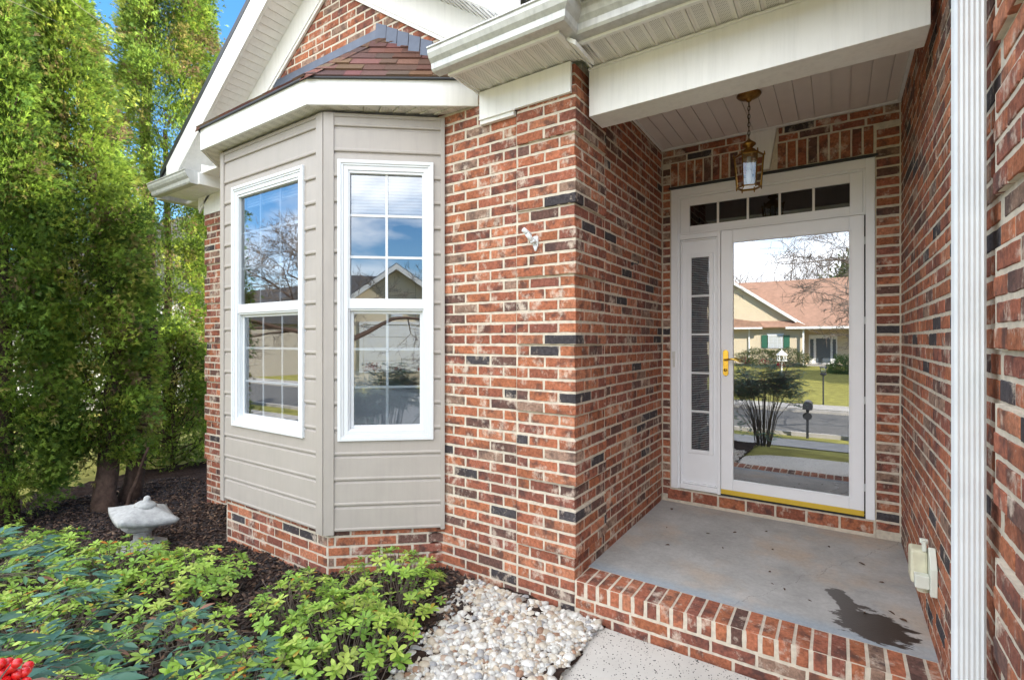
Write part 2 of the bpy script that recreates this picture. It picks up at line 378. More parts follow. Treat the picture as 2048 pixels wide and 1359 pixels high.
dvp = [(3.0, -.52), (9.2, -.52), (9.2, -6.3), (3.0, -6.3)]
for a in range(6):
    y0 = -.52 - a * .965; y1 = y0 - .955
    dv.hexa([(3.0, y1, gz(5, y1) - .1), (9.2, y1, gz(5, y1) - .1), (9.2, y0, gz(5, y0) - .1), (3.0, y0, gz(5, y0) - .1), (3.0, y1, gz(5, y1) + .02), (9.2, y1, gz(5, y1) + .02), (9.2, y0, gz(5, y0) + .02), (3.0, y0, gz(5, y0) + .02)])
dv.box(4.21, 9.2, -.5, 1.33, -.4, -.21)
dv.build('driveway', M_conc, kind='structure')

# ---------------------------------------------------------------- the house
CP = .0664; ZB = .513
house = thing('brick_house', (-2.0, 2.6, -.25), 'red brick house with tan sided bay window and recessed porch with white storm door', 'house')
BP = [(.375, .132, .072), (.31, .108, .066), (.42, .168, .094), (.255, .094, .066), (.150, .080, .065), (.062, .055, .060), (.30, .19, .14), (.385, .138, .070)]
BW = [7, 7, 4, 5, 3.4, 1.7, 2.0, 5]
def bcol(): 
    c = random.choices(BP, BW)[0]; f = random.uniform(.82, 1.15); return tuple(x * f for x in c)
def brick(mb, F, u0, u1, n0, n1, z0, z1, b=.0025):
    mb.mi = 0; mb.col = bcol(); O, u, n = F; U = random.uniform
    a0, a1, c0, c1 = u0 + U(0, .002), u1 - U(0, .002), z0 + U(-.001, .002), z1 - U(-.001, .002); m = max(2, int((a1 - a0) / .022)); d = U(-.0008, .0014)
    per = [(a0 + (a1 - a0) * i / m, c0, 0, 1) for i in range(m)] + [(a1, c0, -1, 1), (a1, (c0 + c1) / 2, -1, 0)] + [(a1 - (a1 - a0) * i / m, c1, 0, -1) for i in range(m)] + [(a0, c1, 1, -1), (a0, (c0 + c1) / 2, 1, 0)]
    per[0] = (a0, c0, 1, 1); per[m + 2] = (a1, c1, -1, -1)
    k = len(mb.v); q = len(per); jit = [(U(-.0014, .0014), U(-.0014, .0014)) for _ in per]
    for dd, ins in ((n0, 0), (n1 + d - b, 0), (n1 + d, b)):
        for (x, z, sx, sz), (jx, jz) in zip(per, jit):
            f = 0 if dd == n0 else 1
            xx, zz = x + sx * ins + jx * f, z + sz * ins + jz * f; mb.v.append((O[0] + u[0] * xx + n[0] * dd, O[1] + u[1] * xx + n[1] * dd, zz))
    for r in (0, q):
        for i in range(q): mb.face((k + r + i, k + r + (i + 1) % q, k + r + q + (i + 1) % q, k + r + q + i))
    mb.face(tuple(k + 2 * q + i for i in range(q)))
def mortar(mb, F, u0, u1, n0, n1, z0, z1):
    mb.mi = 1; mb.col = (1, 1, 1); mb.fbox(F, u0, u1, n0, n1, z0, z1)
def rowz(k): return ZB + CP * k + .0070, ZB + CP * (k + 1) - .0070
def lay(mb, F, u0, u1, k0, k1, phase, n=0., dep=.03, clip=None, zmax=None):
    for k in range(k0, k1):
        z0, z1 = rowz(k)
        if zmax and z1 > zmax: z1 = zmax
        if z1 - z0 < .012: continue
        a, b = u0, u1
        if clip:
            a, b = clip(k, (z0 + z1) / 2)
            a = max(a, u0); b = min(b, u1)
            if b - a < .03: continue
        ph = phase + (.1 if k % 2 else 0); i = math.floor((a - ph) / .2)
        while ph + i * .2 < b:
            s0 = max(a, ph + i * .2 + .0060); s1 = min(b, ph + (i + 1) * .2 - .0060); i += 1
            if s1 - s0 > .015: brick(mb, F, s0, s1, n - dep, n, z0, z1)
PR = .014
def proud(k): return (k % 6) < 4 and k >= -6
def corner(mb, cx, cy, fx, k0, k1, wf, ws, zmax=None):
    Ff = ((cx, cy), (fx, 0), (0, -1)); Fs = ((cx, cy), (0, 1), (-fx, 0))
    for k in range(k0, k1):
        p = PR if proud(k) else 0; z0, z1 = rowz(k)
        if zmax and z1 > zmax: z1 = zmax
        if z1 - z0 < .012: continue
        Lf, Ls = (.188, .092) if k % 2 == 0 else (.092, .188)
        brick(mb, Ff, -p, Lf, -Ls, p, z0, z1)
        u = Lf + .011
        while u < wf - .02:
            e = min(u + .188, wf); brick(mb, Ff, u, e, -.03, p, z0, z1); u = e + .011
        u = Ls + .011
        while u < ws - .02:
            e = min(u + .188, ws); brick(mb, Fs, u, e, -.03, p, z0, z1); u = e + .011
        if p:
            a, b = ZB + CP * k, ZB + CP * (k + 1)
            a += .0065 if k % 6 == 0 else 0; b -= .0 
            if zmax: b = min(b, zmax)
            mortar(mb, Ff, -p + .003, wf - .003, -.06, p - .003, a, b)
            mortar(mb, Fs, .07, ws - .003, -.04, p - .0033, a, b)
BM = [M_brick, M_mortar]
YW = 2.508; XS = -1.235
# pier right of the bay, with its quoined corner
mb = MB(); F = ((0, YW), (1, 0), (0, -1))
corner(mb, XS, YW, -1, -13, 36, .380, .425, 2.893)
lay(mb, F, -2.26, XS - .391, -13, 36, XS - .3855, zmax=2.893)
mortar(mb, F, -2.26, XS - .003, -.10, -.003, -.40, 2.89)
mb.build('pier_wall', BM, house)
# porch side wall (faces +x)
mb = MB(); F = ((XS, 0), (0, 1), (1, 0))
lay(mb, F, YW + .436, 4.158, -9, 37, YW + .4305, zmax=2.925)
mb.mi = 1; mb.box(XS - .1, XS - .003, YW + .1005, 4.30, -.40, 2.94)
mb.build('porch_side_wall', BM, house)
# wall left of the bay and gable above
mb = MB(); F = ((0, YW), (1, 0), (0, -1))
corner(mb, -5.43, YW, 1, -14, 35, .38, .425, 2.79)
lay(mb, F, -5.043, -4.60, -14, 35, -5.0445, zmax=2.79)
mortar(mb, F, -5.427, -4.60, -.10, -.003, -.48, 2.80)
FL = ((-5.43, 0), (0, 1), (-1, 0)); lay(mb, FL, YW + .436, 9.0, -14, 35, YW + .4305, zmax=2.79)
mb.mi = 1; mb.box(-5.427, -5.33, YW + .1005, 9.0, -.48, 2.80)
mb.build('left_wall', BM, house)
XP = -3.385; SL = .69; ZP = 4.40      # gable centre, slope, z where slopes meet at the outer frieze edge
mb = MB()
lay(mb, F, -5.3, -1.10, 36, 57, -3.3, clip=lambda k, z: (XP - (4.21 - z) / SL, XP + (4.21 - z) / SL))
mb.mi = 1; mb.prism([(XP - (4.24 - 2.9) / SL, 2.897), (XP + (4.24 - 2.9) / SL, 2.897), (XP, 4.24)], 'y', YW + .003, YW + .10)
mb.build('gable_wall', BM, house)
# garage wing wall on the right
mb = MB(); XG = .350
corner(mb, XG, 1.34, 1, -14, 37, .38, .417)
F = ((XG, 0), (0, 1), (-1, 0)); lay(mb, F, 1.768, 4.158, -14, 44, 1.7625)
F = ((0, 1.34), (1, 0), (0, -1)); lay(mb, F, XG + .391, 1.4, -14, 37, .2)
mb.mi = 1; mb.box(XG + .003, XG + .1, 1.3435, 4.30, -.48, 3.3); mb.box(XG + .1005, 1.4, 1.3455, 1.44, -.48, 3.0)
mb.build('garage_wall', BM, house)
# door wall: brick jambs, header courses, soldier course, sill
mb = MB(); YD = 4.160; F = ((0, YD), (1, 0), (0, -1))
for k in range(-7, 31):
    z0, z1 = rowz(k)
    if z0 < .0: continue
    brick(mb, F, XS + .007, -1.168, -.05, 0, z0, z1); brick(mb, F, .217, XG - .008, -.05, 0, z0, z1)
for k in range(31, 37):
    z0, z1 = rowz(k); z1 = min(z1, 2.922)
    if z1 < 2.82:
        brick(mb, F, XS + .007, -1.168, -.05, 0, z0, z1); brick(mb, F, .217, XG - .008, -.05, 0, z0, z1)
kc = -.480   # keystone centre
for i in range(21):
    a = -1.163 + i * .0655; b = a + .0555
    if a > kc - .13 and b < kc + .13: continue
    brick(mb, F, a, b, -.05, 0, 2.612, 2.800)
for k in (34, 35, 36):
    z0 = 2.811 + (k - 34) * .0585; z1 = min(z0 + .047, 2.925)
    u = XS + .007 + (.1 if k % 2 else 0)
    if k % 2: brick(mb, F, XS + .007, u - .011, -.05, 0, z0, z1)
    while u < XG - .02:
        e = min(u + .188, XG - .008)
        if not (e > kc - .10 and u < kc + .10): brick(mb, F, u, e, -.05, 0, z0, z1)
        elif u < kc - .12: brick(mb, F, u, kc - .11, -.05, 0, z0, z1)
        elif e > kc + .12: brick(mb, F, kc + .11, e, -.05, 0, z0, z1)
        u = e + .011
for i in range(7):   # sill course under the door
    a = XS + .05 + i * .2
    brick(mb, F, a, min(a + .188, .215), -.08, .010, .022, .105, .005)
mortar(mb, F, XS, -1.163, -.12, -.003, -.1, 2.94); mortar(mb, F, .212, XG + .005, -.12, -.003, -.1, 2.94)
mortar(mb, F, -1.163, .212, -.12, -.003, 2.600, 2.94); mortar(mb, F, -1.163, .212, -.12, .006, -.1, .112)
mb.build('door_wall', BM, house)
mb = MB()
mb.prism([(kc - .052, 2.622), (kc + .052, 2.622), (kc + .100, 2.915), (kc - .100, 2.915)], 'y', 4.138, 4.20)
mb.build('keystone', M_white, house, bevel=.004)
mb = MB(); mb.box(-1.178, .225, 4.148, 4.2, 2.588, 2.604); mb.build('steel_lintel', M_black, house)

# porch slab, brick step
def slabmat():
    m = mat('porch_concrete', (.40, .395, .385), .8, noise=.20, nscale=3.6, bump=.1, bscale=70, detail=9)
    t = m.node_tree; p = t.nodes['Principled BSDF']; base = p.inputs['Base Color'].links[0].from_socket
    g = nd(t, 'ShaderNodeNewGeometry'); sp = nd(t, 'ShaderNodeSeparateXYZ'); t.links.new(g.outputs['Position'], sp.inputs[0])
    # wet patch near the front right corner, ragged edge
    def M(op, a, b=None, c=None):
        n = nd(t, 'ShaderNodeMath', operation=op)
        for i, v in enumerate((a, b, c)):
            if v is None: continue
            if hasattr(v, 'links') or hasattr(v, 'is_linked'): t.links.new(v, n.inputs[i])
            else: n.inputs[i].default_value = v
        return n.outputs[0]
    mpn = nd(t, 'ShaderNodeMapping'); mpn.inputs['Rotation'].default_value = (0, 0, R(30)); mpn.inputs['Scale'].default_value = (4, 11, 1)
    t.links.new(g.outputs['Position'], mpn.inputs[0])
    nn = nd(t, 'ShaderNodeTexNoise', Scale=1.6, Detail=9, Roughness=.68); t.links.new(mpn.outputs[0], nn.inputs['Vector'])
    def ell(cx, cy, rx, ry, rot):
        c, s = math.cos(rot), math.sin(rot)
        dx = M('SUBTRACT', sp.outputs['X'], cx); dy = M('SUBTRACT', sp.outputs['Y'], cy)
        u = M('DIVIDE', M('ADD', M('MULTIPLY', dx, c), M('MULTIPLY', dy, s)), rx)
        v = M('DIVIDE', M('SUBTRACT', M('MULTIPLY', dy, c), M('MULTIPLY', dx, s)), ry)
        return M('POWER', M('ADD', M('MULTIPLY', u, u), M('MULTIPLY', v, v)), .5)
    e = M('MINIMUM', ell(.135, 2.87, .16, .16, .3), ell(.02, 3.06, .05, .17, .35))
    d = M('ADD', e, M('MULTIPLY', M('SUBTRACT', nn.outputs['Fac'], .5), 2.5))
    st = nd(t, 'ShaderNodeMapRange'); st.inputs['From Min'].default_value = 1.0; st.inputs['From Max'].default_value = .9; t.links.new(d, st.inputs['Value'])
    x = nd(t, 'ShaderNodeMix', data_type='RGBA'); x.inputs[7].default_value = (.040, .028, .022, 1)
    # bluish band along the front edge and rusty tint further back
    bb = nd(t, 'ShaderNodeMapRange'); bb.inputs['From Min'].default_value = 2.83; bb.inputs['From Max'].default_value = 2.76; bb.inputs['To Max'].default_value = .7
    t.links.new(M('ADD', sp.outputs['Y'], M('MULTIPLY', nn.outputs['Fac'], .05)), bb.inputs['Value'])
    x0 = nd(t, 'ShaderNodeMix', data_type='RGBA'); x0.inputs[7].default_value = (.30, .36, .42, 1)
    t.links.new(bb.outputs[0], x0.inputs[0]); t.links.new(base, x0.inputs[6])
    n4 = nd(t, 'ShaderNodeTexNoise', Scale=1.9, Detail=5, Roughness=.6); t.links.new(g.outputs['Position'], n4.inputs['Vector'])
    rr = nd(t, 'ShaderNodeMapRange'); rr.inputs['From Min'].default_value = .5; rr.inputs['From Max'].default_value = .68; rr.inputs['To Max'].default_value = .75; t.links.new(n4.outputs['Fac'], rr.inputs['Value'])
    x1 = nd(t, 'ShaderNodeMix', data_type='RGBA'); x1.inputs[7].default_value = (.50, .395, .30, 1)
    t.links.new(rr.outputs[0], x1.inputs[0]); t.links.new(x0.outputs[2], x1.inputs[6])
    cn = nd(t, 'ShaderNodeTexNoise', Scale=5, Detail=6, Roughness=.6); t.links.new(g.outputs['Position'], cn.inputs['Vector'])
    cl_ = M('ABSOLUTE', M('SUBTRACT', M('ADD', M('SUBTRACT', sp.outputs['X'], M('MULTIPLY', sp.outputs['Y'], .55)), M('MULTIPLY', cn.outputs['Fac'], .22)), -1.83))
    ck = M('MULTIPLY', M('LESS_THAN', cl_, .0016), .55)
    xc = nd(t, 'ShaderNodeMix', data_type='RGBA'); xc.inputs[7].default_value = (.12, .11, .10, 1); t.links.new(ck, xc.inputs[0]); t.links.new(x1.outputs[2], xc.inputs[6])
    ns = nd(t, 'ShaderNodeTexNoise', Scale=38, Detail=7, Roughness=.8); t.links.new(g.outputs['Position'], ns.inputs['Vector'])
    ms_ = nd(t, 'ShaderNodeMapRange'); ms_.inputs['From Min'].default_value = .3; ms_.inputs['From Max'].default_value = .75; ms_.inputs['To Min'].default_value = 1.14; ms_.inputs['To Max'].default_value = .80; t.links.new(ns.outputs['Fac'], ms_.inputs['Value'])
    sc = nd(t, 'ShaderNodeVectorMath', operation='SCALE'); t.links.new(xc.outputs[2], sc.inputs[0]); t.links.new(ms_.outputs[0], sc.inputs['Scale'])
    t.links.new(sc.outputs[0], x.inputs[6]); t.links.new(st.outputs[0], x.inputs[0]); t.links.new(x.outputs[2], p.inputs['Base Color'])
    rg = nd(t, 'ShaderNodeMapRange'); rg.inputs['To Min'].default_value = .8; rg.inputs['To Max'].default_value = .45; t.links.new(st.outputs[0], rg.inputs['Value']); t.links.new(rg.outputs[0], p.inputs['Roughness'])
    return m
mb = MB(); mb.box(XS + .0, XG, 2.694, 4.155, -.3, -.001); mb.build('porch_slab', slabmat(), kind='structure')
mb = MB(); F = ((0, 2.495), (1, 0), (0, -1))
x = -1.222
while x < XG - .02:
    e = min(x + .056, XG - .006); brick(mb, F, x, e, -.190, 0, -.088, 0, .007); x = e + .0105
mb2k = 0
for r, zt in enumerate((-.0975, -.1625, -.2275)):
    u = -1.30 + (.1 if r % 2 else 0)
    while u < XG - .02:
        e = min(u + .188, XG - .006); a = max(u, -1.223)
        if e - a > .02: brick(mb, F, a, e, -.05, .002, zt - .053, zt)
        u = e + .011
mortar(mb, F, -1.229, XG, -.197, -.003, -.095, -.0025); mortar(mb, F, -1.229, XG, -.197, -.0008, -.32, -.0951)
mb.build('front_step', BM, house)

# white beam, eaves, soffits
mb = MB(); mb.box(XS + .040, XG - .035, 2.612, 2.80, 2.622, 2.905); mb.build('porch_beam', M_white, house, bevel=.003)
mb = MB()
x = XS
while x < XG:   # v-groove ceiling boards running front to back
    e = min(x + .1, XG)
    mb.box(x + .003, e - .003, 2.8, 4.157, 2.930, 2.945); mb.prism([(x + .012, 2.9305), (x + .003, 2.9305), (x + .003, 2.934)], 'y', 2.8, 4.157)
    x += .1
mb.box(XS, XG, 2.8, 4.2, 2.938, 2.96)
mb.build('porch_ceiling', M_ceil, house)
mb = MB()
mb.box(XS, XG, 4.137, 4.1535, 2.916, 2.9295); mb.box(XS + .002, XS + .02, 2.801, 4.137, 2.916, 2.9295); mb.box(XG - .02, XG - .002, 2.801, 4.137, 2.916, 2.9295)
mb.build('ceiling_trim', M_white, house)
def soffitmat():
    m = mat('vented_soffit', (.74, .71, .66), .5, noise=.03, nscale=4)
    t = m.node_tree; p = t.nodes['Principled BSDF']; base = p.inputs['Base Color'].links[0].from_socket
    g = nd(t, 'ShaderNodeNewGeometry'); sp = nd(t, 'ShaderNodeSeparateXYZ'); t.links.new(g.outputs['Position'], sp.inputs[0])
    def M(op, a, b=None):
        n = nd(t, 'ShaderNodeMath', operation=op)
        for i, v in enumerate((a, b)):
            if v is None: continue
            if hasattr(v, 'is_linked'): t.links.new(v, n.inputs[i])
            else: n.inputs[i].default_value = v
        return n.outputs[0]
    P = .013
    sx = M('SINE', M('MULTIPLY', M('ADD', sp.outputs['X'], sp.outputs['Y']), math.pi * 2 / P / 1.0)); sy = M('SINE', M('MULTIPLY', M('SUBTRACT', sp.outputs['X'], sp.outputs['Y']), math.pi * 2 / P / 1.0))
    dot = M('GREATER_THAN', M('MULTIPLY', M('ADD', sx, 1), M('ADD', sy, 1)), 2.1)
    fr = M('FRACT', M('DIVIDE', M('ADD', sp.outputs['X'], 10.0), .1))
    band = M('MULTIPLY', M('GREATER_THAN', fr, .20), M('LESS_THAN', fr, .74))
    fac = M('MULTIPLY', M('MULTIPLY', dot, band), .9)
    x = nd(t, 'ShaderNodeMix', data_type='RGBA'); x.inputs[7].default_value = (.07, .065, .06, 1)
    t.links.new(fac, x.inputs[0]); t.links.new(base, x.inputs[6]); t.links.new(x.outputs[2], p.inputs['Base Color'])
    return m
M_soff = soffitmat()
def soffit_strip(mb, x0, x1, y0, y1, z, pitch=.1, step=.008):
    # shallow ribs: each panel = flat field + raised rib
    x = math.floor(x0 / pitch) * pitch
    while x < x1:
        prof = [(x, z), (x + .012, z + step), (x + .085, z + step), (x + .097, z)]
        prof = [(min(max(a, x0), x1), b) for a, b in prof]
        mb.prism(prof + [(prof[-1][0], z + .02), (prof[0][0], z + .02)], 'y', y0, y1); x += pitch
    mb.box(x0, x1, y0, y1, z + .012, z + .03)
mb = MB(); soffit_strip(mb, -1.895, -1.17, 2.215, 2.505, 2.895); soffit_strip(mb, -1.17, 3.0, 2.355, 2.63, 2.895)
mb.build('vented_soffit', M_soff, house)
mb = MB()
mb.box(-1.895, -1.165, 2.19, 2.214, 2.875, 3.01); mb.box(-1.19, -1.165, 2.2145, 2.354, 2.8752, 3.01); mb.box(-1.1645, 3.0, 2.33, 2.354, 2.875, 3.01)
mb.box(-1.897, -1.875, 2.2145, 2.50, 2.8965, 3.01)
mb.box(-1.895, -1.885, 2.215, 2.505, 2.885, 2.8945); mb.box(-1.179, -1.166, 2.355, 2.60, 2.889, 2.8945)
mb.box(XS + .04, 3.0, 2.600, 2.611, 2.883, 2.8945)
mb.build('eave_fascia', M_white, house, bevel=.002)
mb = MB(); mb.box(-1.880, XS - .008, 2.472, 2.492, 2.722, 2.893); mb.box(-1.880, -1.625, 2.478, 2.506, 2.690, 2.7215); mb.box(-1.880, -1.61, 2.466, 2.478, 2.714, 2.724)
mb.build('frieze_board', M_white, house, bevel=.002)
# K-style gutter
def kprof(y, z, s=1.0):  # y = fascia face, opening up; points (y,z)
    p = [(0, .118), (0, 0), (-.058, 0), (-.068, .012), (-.072, .042), (-.092, .062), (-.104, .088), (-.104, .108), (-.112, .112), (-.112, .120), (-.100, .122), (-.100, .110), (-.090, .066), (-.066, .045), (-.06, .006), (-.004, .006), (-.004, .118)]
    return [(y + a * s, z + b * s) for a, b in p]
mb = MB()
def sweep(mb, prof, stations):   # stations: (x, y, ox, oy) outward offset direction
    k = len(mb.v); m = len(prof)
    for x, y, ox, oy in stations: mb.v += [(x - a * ox, y - a * oy, z) for a, z in prof]
    for i in range(len(stations) - 1):
        for j in range(m): mb.face((k + i * m + j, k + i * m + (j + 1) % m, k + (i + 1) * m + (j + 1) % m, k + (i + 1) * m + j))
    mb.face(tuple(k + j for j in range(m)))
GP = kprof(0, 2.888)
sweep(mb, GP, [(-1.955, 2.189, 0, -1), (-1.1645, 2.189, 1, -1), (-1.1645, 2.329, 1, -1), (3.0, 2.329, 0, -1)])
mb.prism([(a, b) for a, b in kprof(2.189, 2.888)[:10]], 'x', -1.958, -1.955)   # end cap
for x in (-1.31, -.88): 
    q = kprof(2.189 if x < -1.17 else 2.329, 2.887, 1.015)
    mb.prism(q, 'x', x, x + .004)
mb.build('front_gutter', M_gutter, house)
# downspout, fluted
def flute(x0, x1, y0, y1):
    pts = []
    m = 5
    for i in range(m * 4 + 1):
        t = i / (m * 4); d = .0022 * (1 - math.cos(t * m * 2 * math.pi)) / 2 if 0 < t < 1 else 0
        pts.append((x0 + .006 + (x1 - x0 - .012) * t, y0 + d))
    pts += [(x1, y0 + .006)]
    n = 12
    for i in range(n + 1): pts.append((x1, y0 + .006 + (y1 - y0 - .012) * i / n))
    pts += [(x1 - .006, y1), (x0 + .006, y1)]
    for i in range(n + 1):
        t = i / n; pts.append((x0 + (.003 * (1 - math.cos(t * 3 * 2 * math.pi)) / 2), y1 - .006 - (y1 - y0 - .012) * t))
    return pts
mb = MB(); mb.prism(flute(.262, .326, 1.765, 1.822), 'z', -.26, 2.89)
mb.build('downspout', M_down, house)

# main roofs
RC = [(.145, .077, .060), (.165, .086, .066), (.125, .067, .056), (.21, .11, .075), (.115, .062, .052)]
def shingles(mb, P0, U, Dn, wid, length, cw=.17, ch=.11, th=.008, clipf=None):
    # P0 = top-left corner, U along the eave, Dn down the slope
    U = Vector(U).normalized(); Dn = Vector(Dn).normalized(); N = U.cross(Dn); N = N if N.z > 0 else -N
    rows = int(math.ceil(length / ch))
    for r in range(rows):
        u = -random.uniform(0, cw)
        while u < wid:
            ww = cw * random.uniform(.55, 1.25); a, b = max(0, u), min(wid, u + ww - .002); u += ww
            d0, d1 = r * ch, min(length, (r + 1) * ch + .012)
            if b - a < .01: continue
            q = [(a, d0), (b, d0), (b, d1), (a, d1)]
            if clipf:
                q = clipf(q)
                if len(q) < 3: continue
            mb.col = tuple(c * random.uniform(.85, 1.15) for c in random.choices(RC, (5, 5, 4, 2, 3))[0]); b0 = len(mb.v); n = len(q)
            thk = random.choice((th, th, th * 1.7))
            lo = [Vector(P0) + U * x + Dn * d + N * (.001 + (thk if d > d0 + 1e-6 else .001)) for x, d in q]
            base = [Vector(P0) + U * x + Dn * d - N * .002 for x, d in q]
            mb.v += [tuple(p) for p in base + lo]
            mb.face(tuple(b0 + n + i for i in range(n)))
            for i in range(n): mb.face((b0 + i, b0 + (i + 1) % n, b0 + n + (i + 1) % n, b0 + n + i))
def halfclip(fs):
    def clip(poly):
        for (a, b, c) in fs:   # keep a*x+b*d+c>=0
            out = []
            for i in range(len(poly)):
                p, q = poly[i], poly[(i + 1) % len(poly)]; fp = a * p[0] + b * p[1] + c; fq = a * q[0] + b * q[1] + c
                if fp >= 0: out.append(p)
                if (fp >= 0) != (fq >= 0): t = fp / (fp - fq); out.append((p[0] + (q[0] - p[0]) * t, p[1] + (q[1] - p[1]) * t))
            poly = out
            if len(poly) < 3: return []
        return poly
    return clip
ZT = 4.72       # top of the roof surface at the ridge of the gable
YR = 2.255
mb = MB()
XL_, XR_ = -5.80, -1.00
def roofz(x): return ZT - SL * abs(x - XP)
for a, b in ((XL_, XP), (XP, XR_)):
    mb.hexa([(a, YR, roofz(a) - .035), (b, YR, roofz(b) - .035), (b, 9.2, roofz(b) - .035), (a, 9.2, roofz(a) - .035), (a, YR, roofz(a)), (b, YR, roofz(b)), (b, 9.2, roofz(b)), (a, 9.2, roofz(a))])
# main roof behind and over the porch / garage
mb.prism([(2.14, 3.02), (2.14, 2.99), (9.5, 6.6), (16.5, 2.95), (16.5, 3.0), (9.5, 6.65)], 'x', -1.95, 9.5)
mb.prism([(2.30, 3.06), (2.30, 3.03), (9.5, 6.61), (16.5, 2.96), (16.5, 3.01), (9.5, 6.66)], 'x', -5.5, -1.952) if False else None
mb.prism([(6.5, 3.0), (9.5, 6.61), (9.5, 6.66), (6.5, 3.05)], 'x', -5.6, -1.952)
mb.prism([(16.5, 3.0), (9.5, 6.61), (9.5, 6.66), (16.5, 3.05)], 'x', -5.6, -1.952)
mb.col = (.19, .10, .085)
mb.build('roof', M_shingle, house)
mb = MB(); mb.prism([(1.0, 2.99), (5.0, 5.2), (9.0, 2.99)], 'x', .2, .36) if False else None
# garage wing roof: gable towards the street
mb.prism([(.1, 3.02), (4.6, 5.9), (9.4, 3.02), (9.4, 2.97), (4.6, 5.84), (.1, 2.97)], 'y', .95, 9.5)
mb.col = (.19, .10, .085)
mb.build('garage_roof', M_shingle, house)
mb = MB(); mb.prism([(.5, 3.0), (4.6, 5.75), (9.0, 3.0)], 'y', 1.36, 1.5); mb.box(1.41, 1.9, 1.36, 1.5, -.4, 3.0); mb.box(7.2, 9.0, 1.36, 1.5, -.4, 3.0); mb.box(1.9, 7.2, 1.36, 1.5, 2.3, 3.0)
mb.build('garage_gable', M_tan, house)
mb = MB()
for i in range(4): mb.box(1.92, 7.18, 1.40, 1.44, -.22 + i * .63, .39 + i * .63)
mb.build('garage_door', M_white, house, bevel=.01)
# black drip edge at the rake, rake fascia, rake soffit, gable frieze
def rake(mb, t0, t1, y0, y1, x0, x1, xr=None):
    # band of the gable slope: t measured vertically down from the roof surface
    xl = x1
    for s in (-1, 1):
        x1 = xl if s < 0 or xr is None else xr
        a, b = (XP - x0, XP - x1) if s < 0 else (XP + x0, XP + x1)
        za, zb = ZT - SL * x0, ZT - SL * x1
        mb.hexa([(a, y0, za - t1), (b, y0, zb - t1), (b, y1, zb - t1), (a, y1, za - t1), (a, y0, za - t0), (b, y0, zb - t0), (b, y1, zb - t0), (a, y1, za - t0)])
mb = MB(); rake(mb, -.012, .05, 2.232, 2.2545, 0, 2.42); mb.build('drip_edge', M_black, house)
mb = MB(); rake(mb, .0505, .315, 2.236, 2.256, 0, 2.28, 1.95); rake(mb, .27, .318, 2.2565, 2.266, 0, 2.28, 1.95); mb.build('rake_fascia', M_white, house)
mb = MB()
n = 40
for i in range(n):     # soffit boards across the rake
    a0 = 2.28 * i / n; a1 = 2.28 * (i + 1) / n; st = .006
    for s in (-1, 1):
        xa, xb = XP + s * a0, XP + s * (a1 - .006); za, zb = ZT - SL * a0 - .31, ZT - SL * (a1 - .006) - .31
        mb.hexa([(xa, 2.266, za), (xb, 2.266, zb - st), (xb, 2.49, zb - st), (xa, 2.49, za), (xa, 2.266, za + .02), (xb, 2.266, zb + .02), (xb, 2.49, zb + .02), (xa, 2.49, za + .02)])
mb.build('rake_soffit', M_white, house)
mb = MB(); rake(mb, .29, .545, 2.478, 2.5, 0, 2.16, 1.70); rake(mb, .545, .575, 2.486, 2.5035, 0, 2.16, 1.68); mb.build('gable_frieze', M_white, house)
# cornice return with its short gutter
mb = MB()
mb.box(-5.72, -5.0, 2.26, 2.49, 2.815, 2.86); mb.box(-5.44, -5.0, 2.486, 2.5, 2.62, 2.8145)
for i in range(7): mb.box(-5.70 + i * .1, -5.61 + i * .1, 2.27, 2.485, 2.808, 2.8148)
mb.hexa([(-5.72, 2.24, 2.80), (-5.0, 2.24, 2.80), (-5.0, 2.2595, 2.80), (-5.72, 2.2595, 2.80), (-5.72, 2.24, 2.90), (-5.0, 2.24, 2.90), (-5.0, 2.2595, 2.90), (-5.72, 2.2595, 2.90)])
mb.box(-5.0, -4.985, 2.24, 2.49, 2.80, 2.905); mb.box(-5.72, -4.99, 2.26, 2.5, 2.905, 2.92)
mb.prism([(-5.0, 2.905), (-5.0, 2.99), (-4.70, 2.905)], 'y', 2.262, 2.49)
mb.build('cornice_return', M_white, house)
mb = MB(); mb.prism(kprof(2.239, 2.80), 'x', -5.84, -5.02); mb.prism(kprof(2.239, 2.80)[:10], 'x', -5.022, -5.018); mb.prism(kprof(2.239, 2.799, 1.015), 'x', -5.72, -5.715)
mb.build('return_gutter', M_gutter, house)
mb = MB(); mb.prism([(5.86, 0)] * 0 + [(-5.85, 2.80), (-5.95, 2.80), (-5.97, 2.92), (-5.85, 2.92)], 'y', 2.26, 9.2); mb.build('side_gutter', M_gutter, house)
mb = MB(); mb.box(-5.85, -5.44, 2.50, 9.2, 2.80, 2.83); mb.build('side_soffit', M_white, house)

# ---- bay window
BF = 2.010; BX0, BX1 = -4.080, -2.790; FR = (-2.190, 2.508)
bw = math.hypot(FR[0] - BX1, FR[1] - BF); du = ((FR[0] - BX1) / bw, (FR[1] - BF) / bw); dn = (du[1], -du[0])
FF_ = ((BX0, BF), (1, 0), (0, -1)); FA = ((BX1, BF), du, dn); FLF = ((BX0 - .6, 2.508), (.77, -.64), (-.64, -.77))
fl = math.hypot(.6, .498); FLF = ((BX0 - .6, 2.508), (.6 / fl, -.498 / fl), (-.498 / fl, -.6 / fl))
SP = .165; SZ0 = .094; SZ1 = 2.815
PROF = [(0, .013), (.004, .0155), (.012, .0165), (.018, .015), (.022, .0135), (.144, .0118), (.149, .006), (.155, .003), (.165, .003)]
def prof_at(z):
    for (a, p), (b, q) in zip(PROF, PROF[1:]):
        if a <= z <= b: return p + (q - p) * (z - a) / (b - a)
    return .002
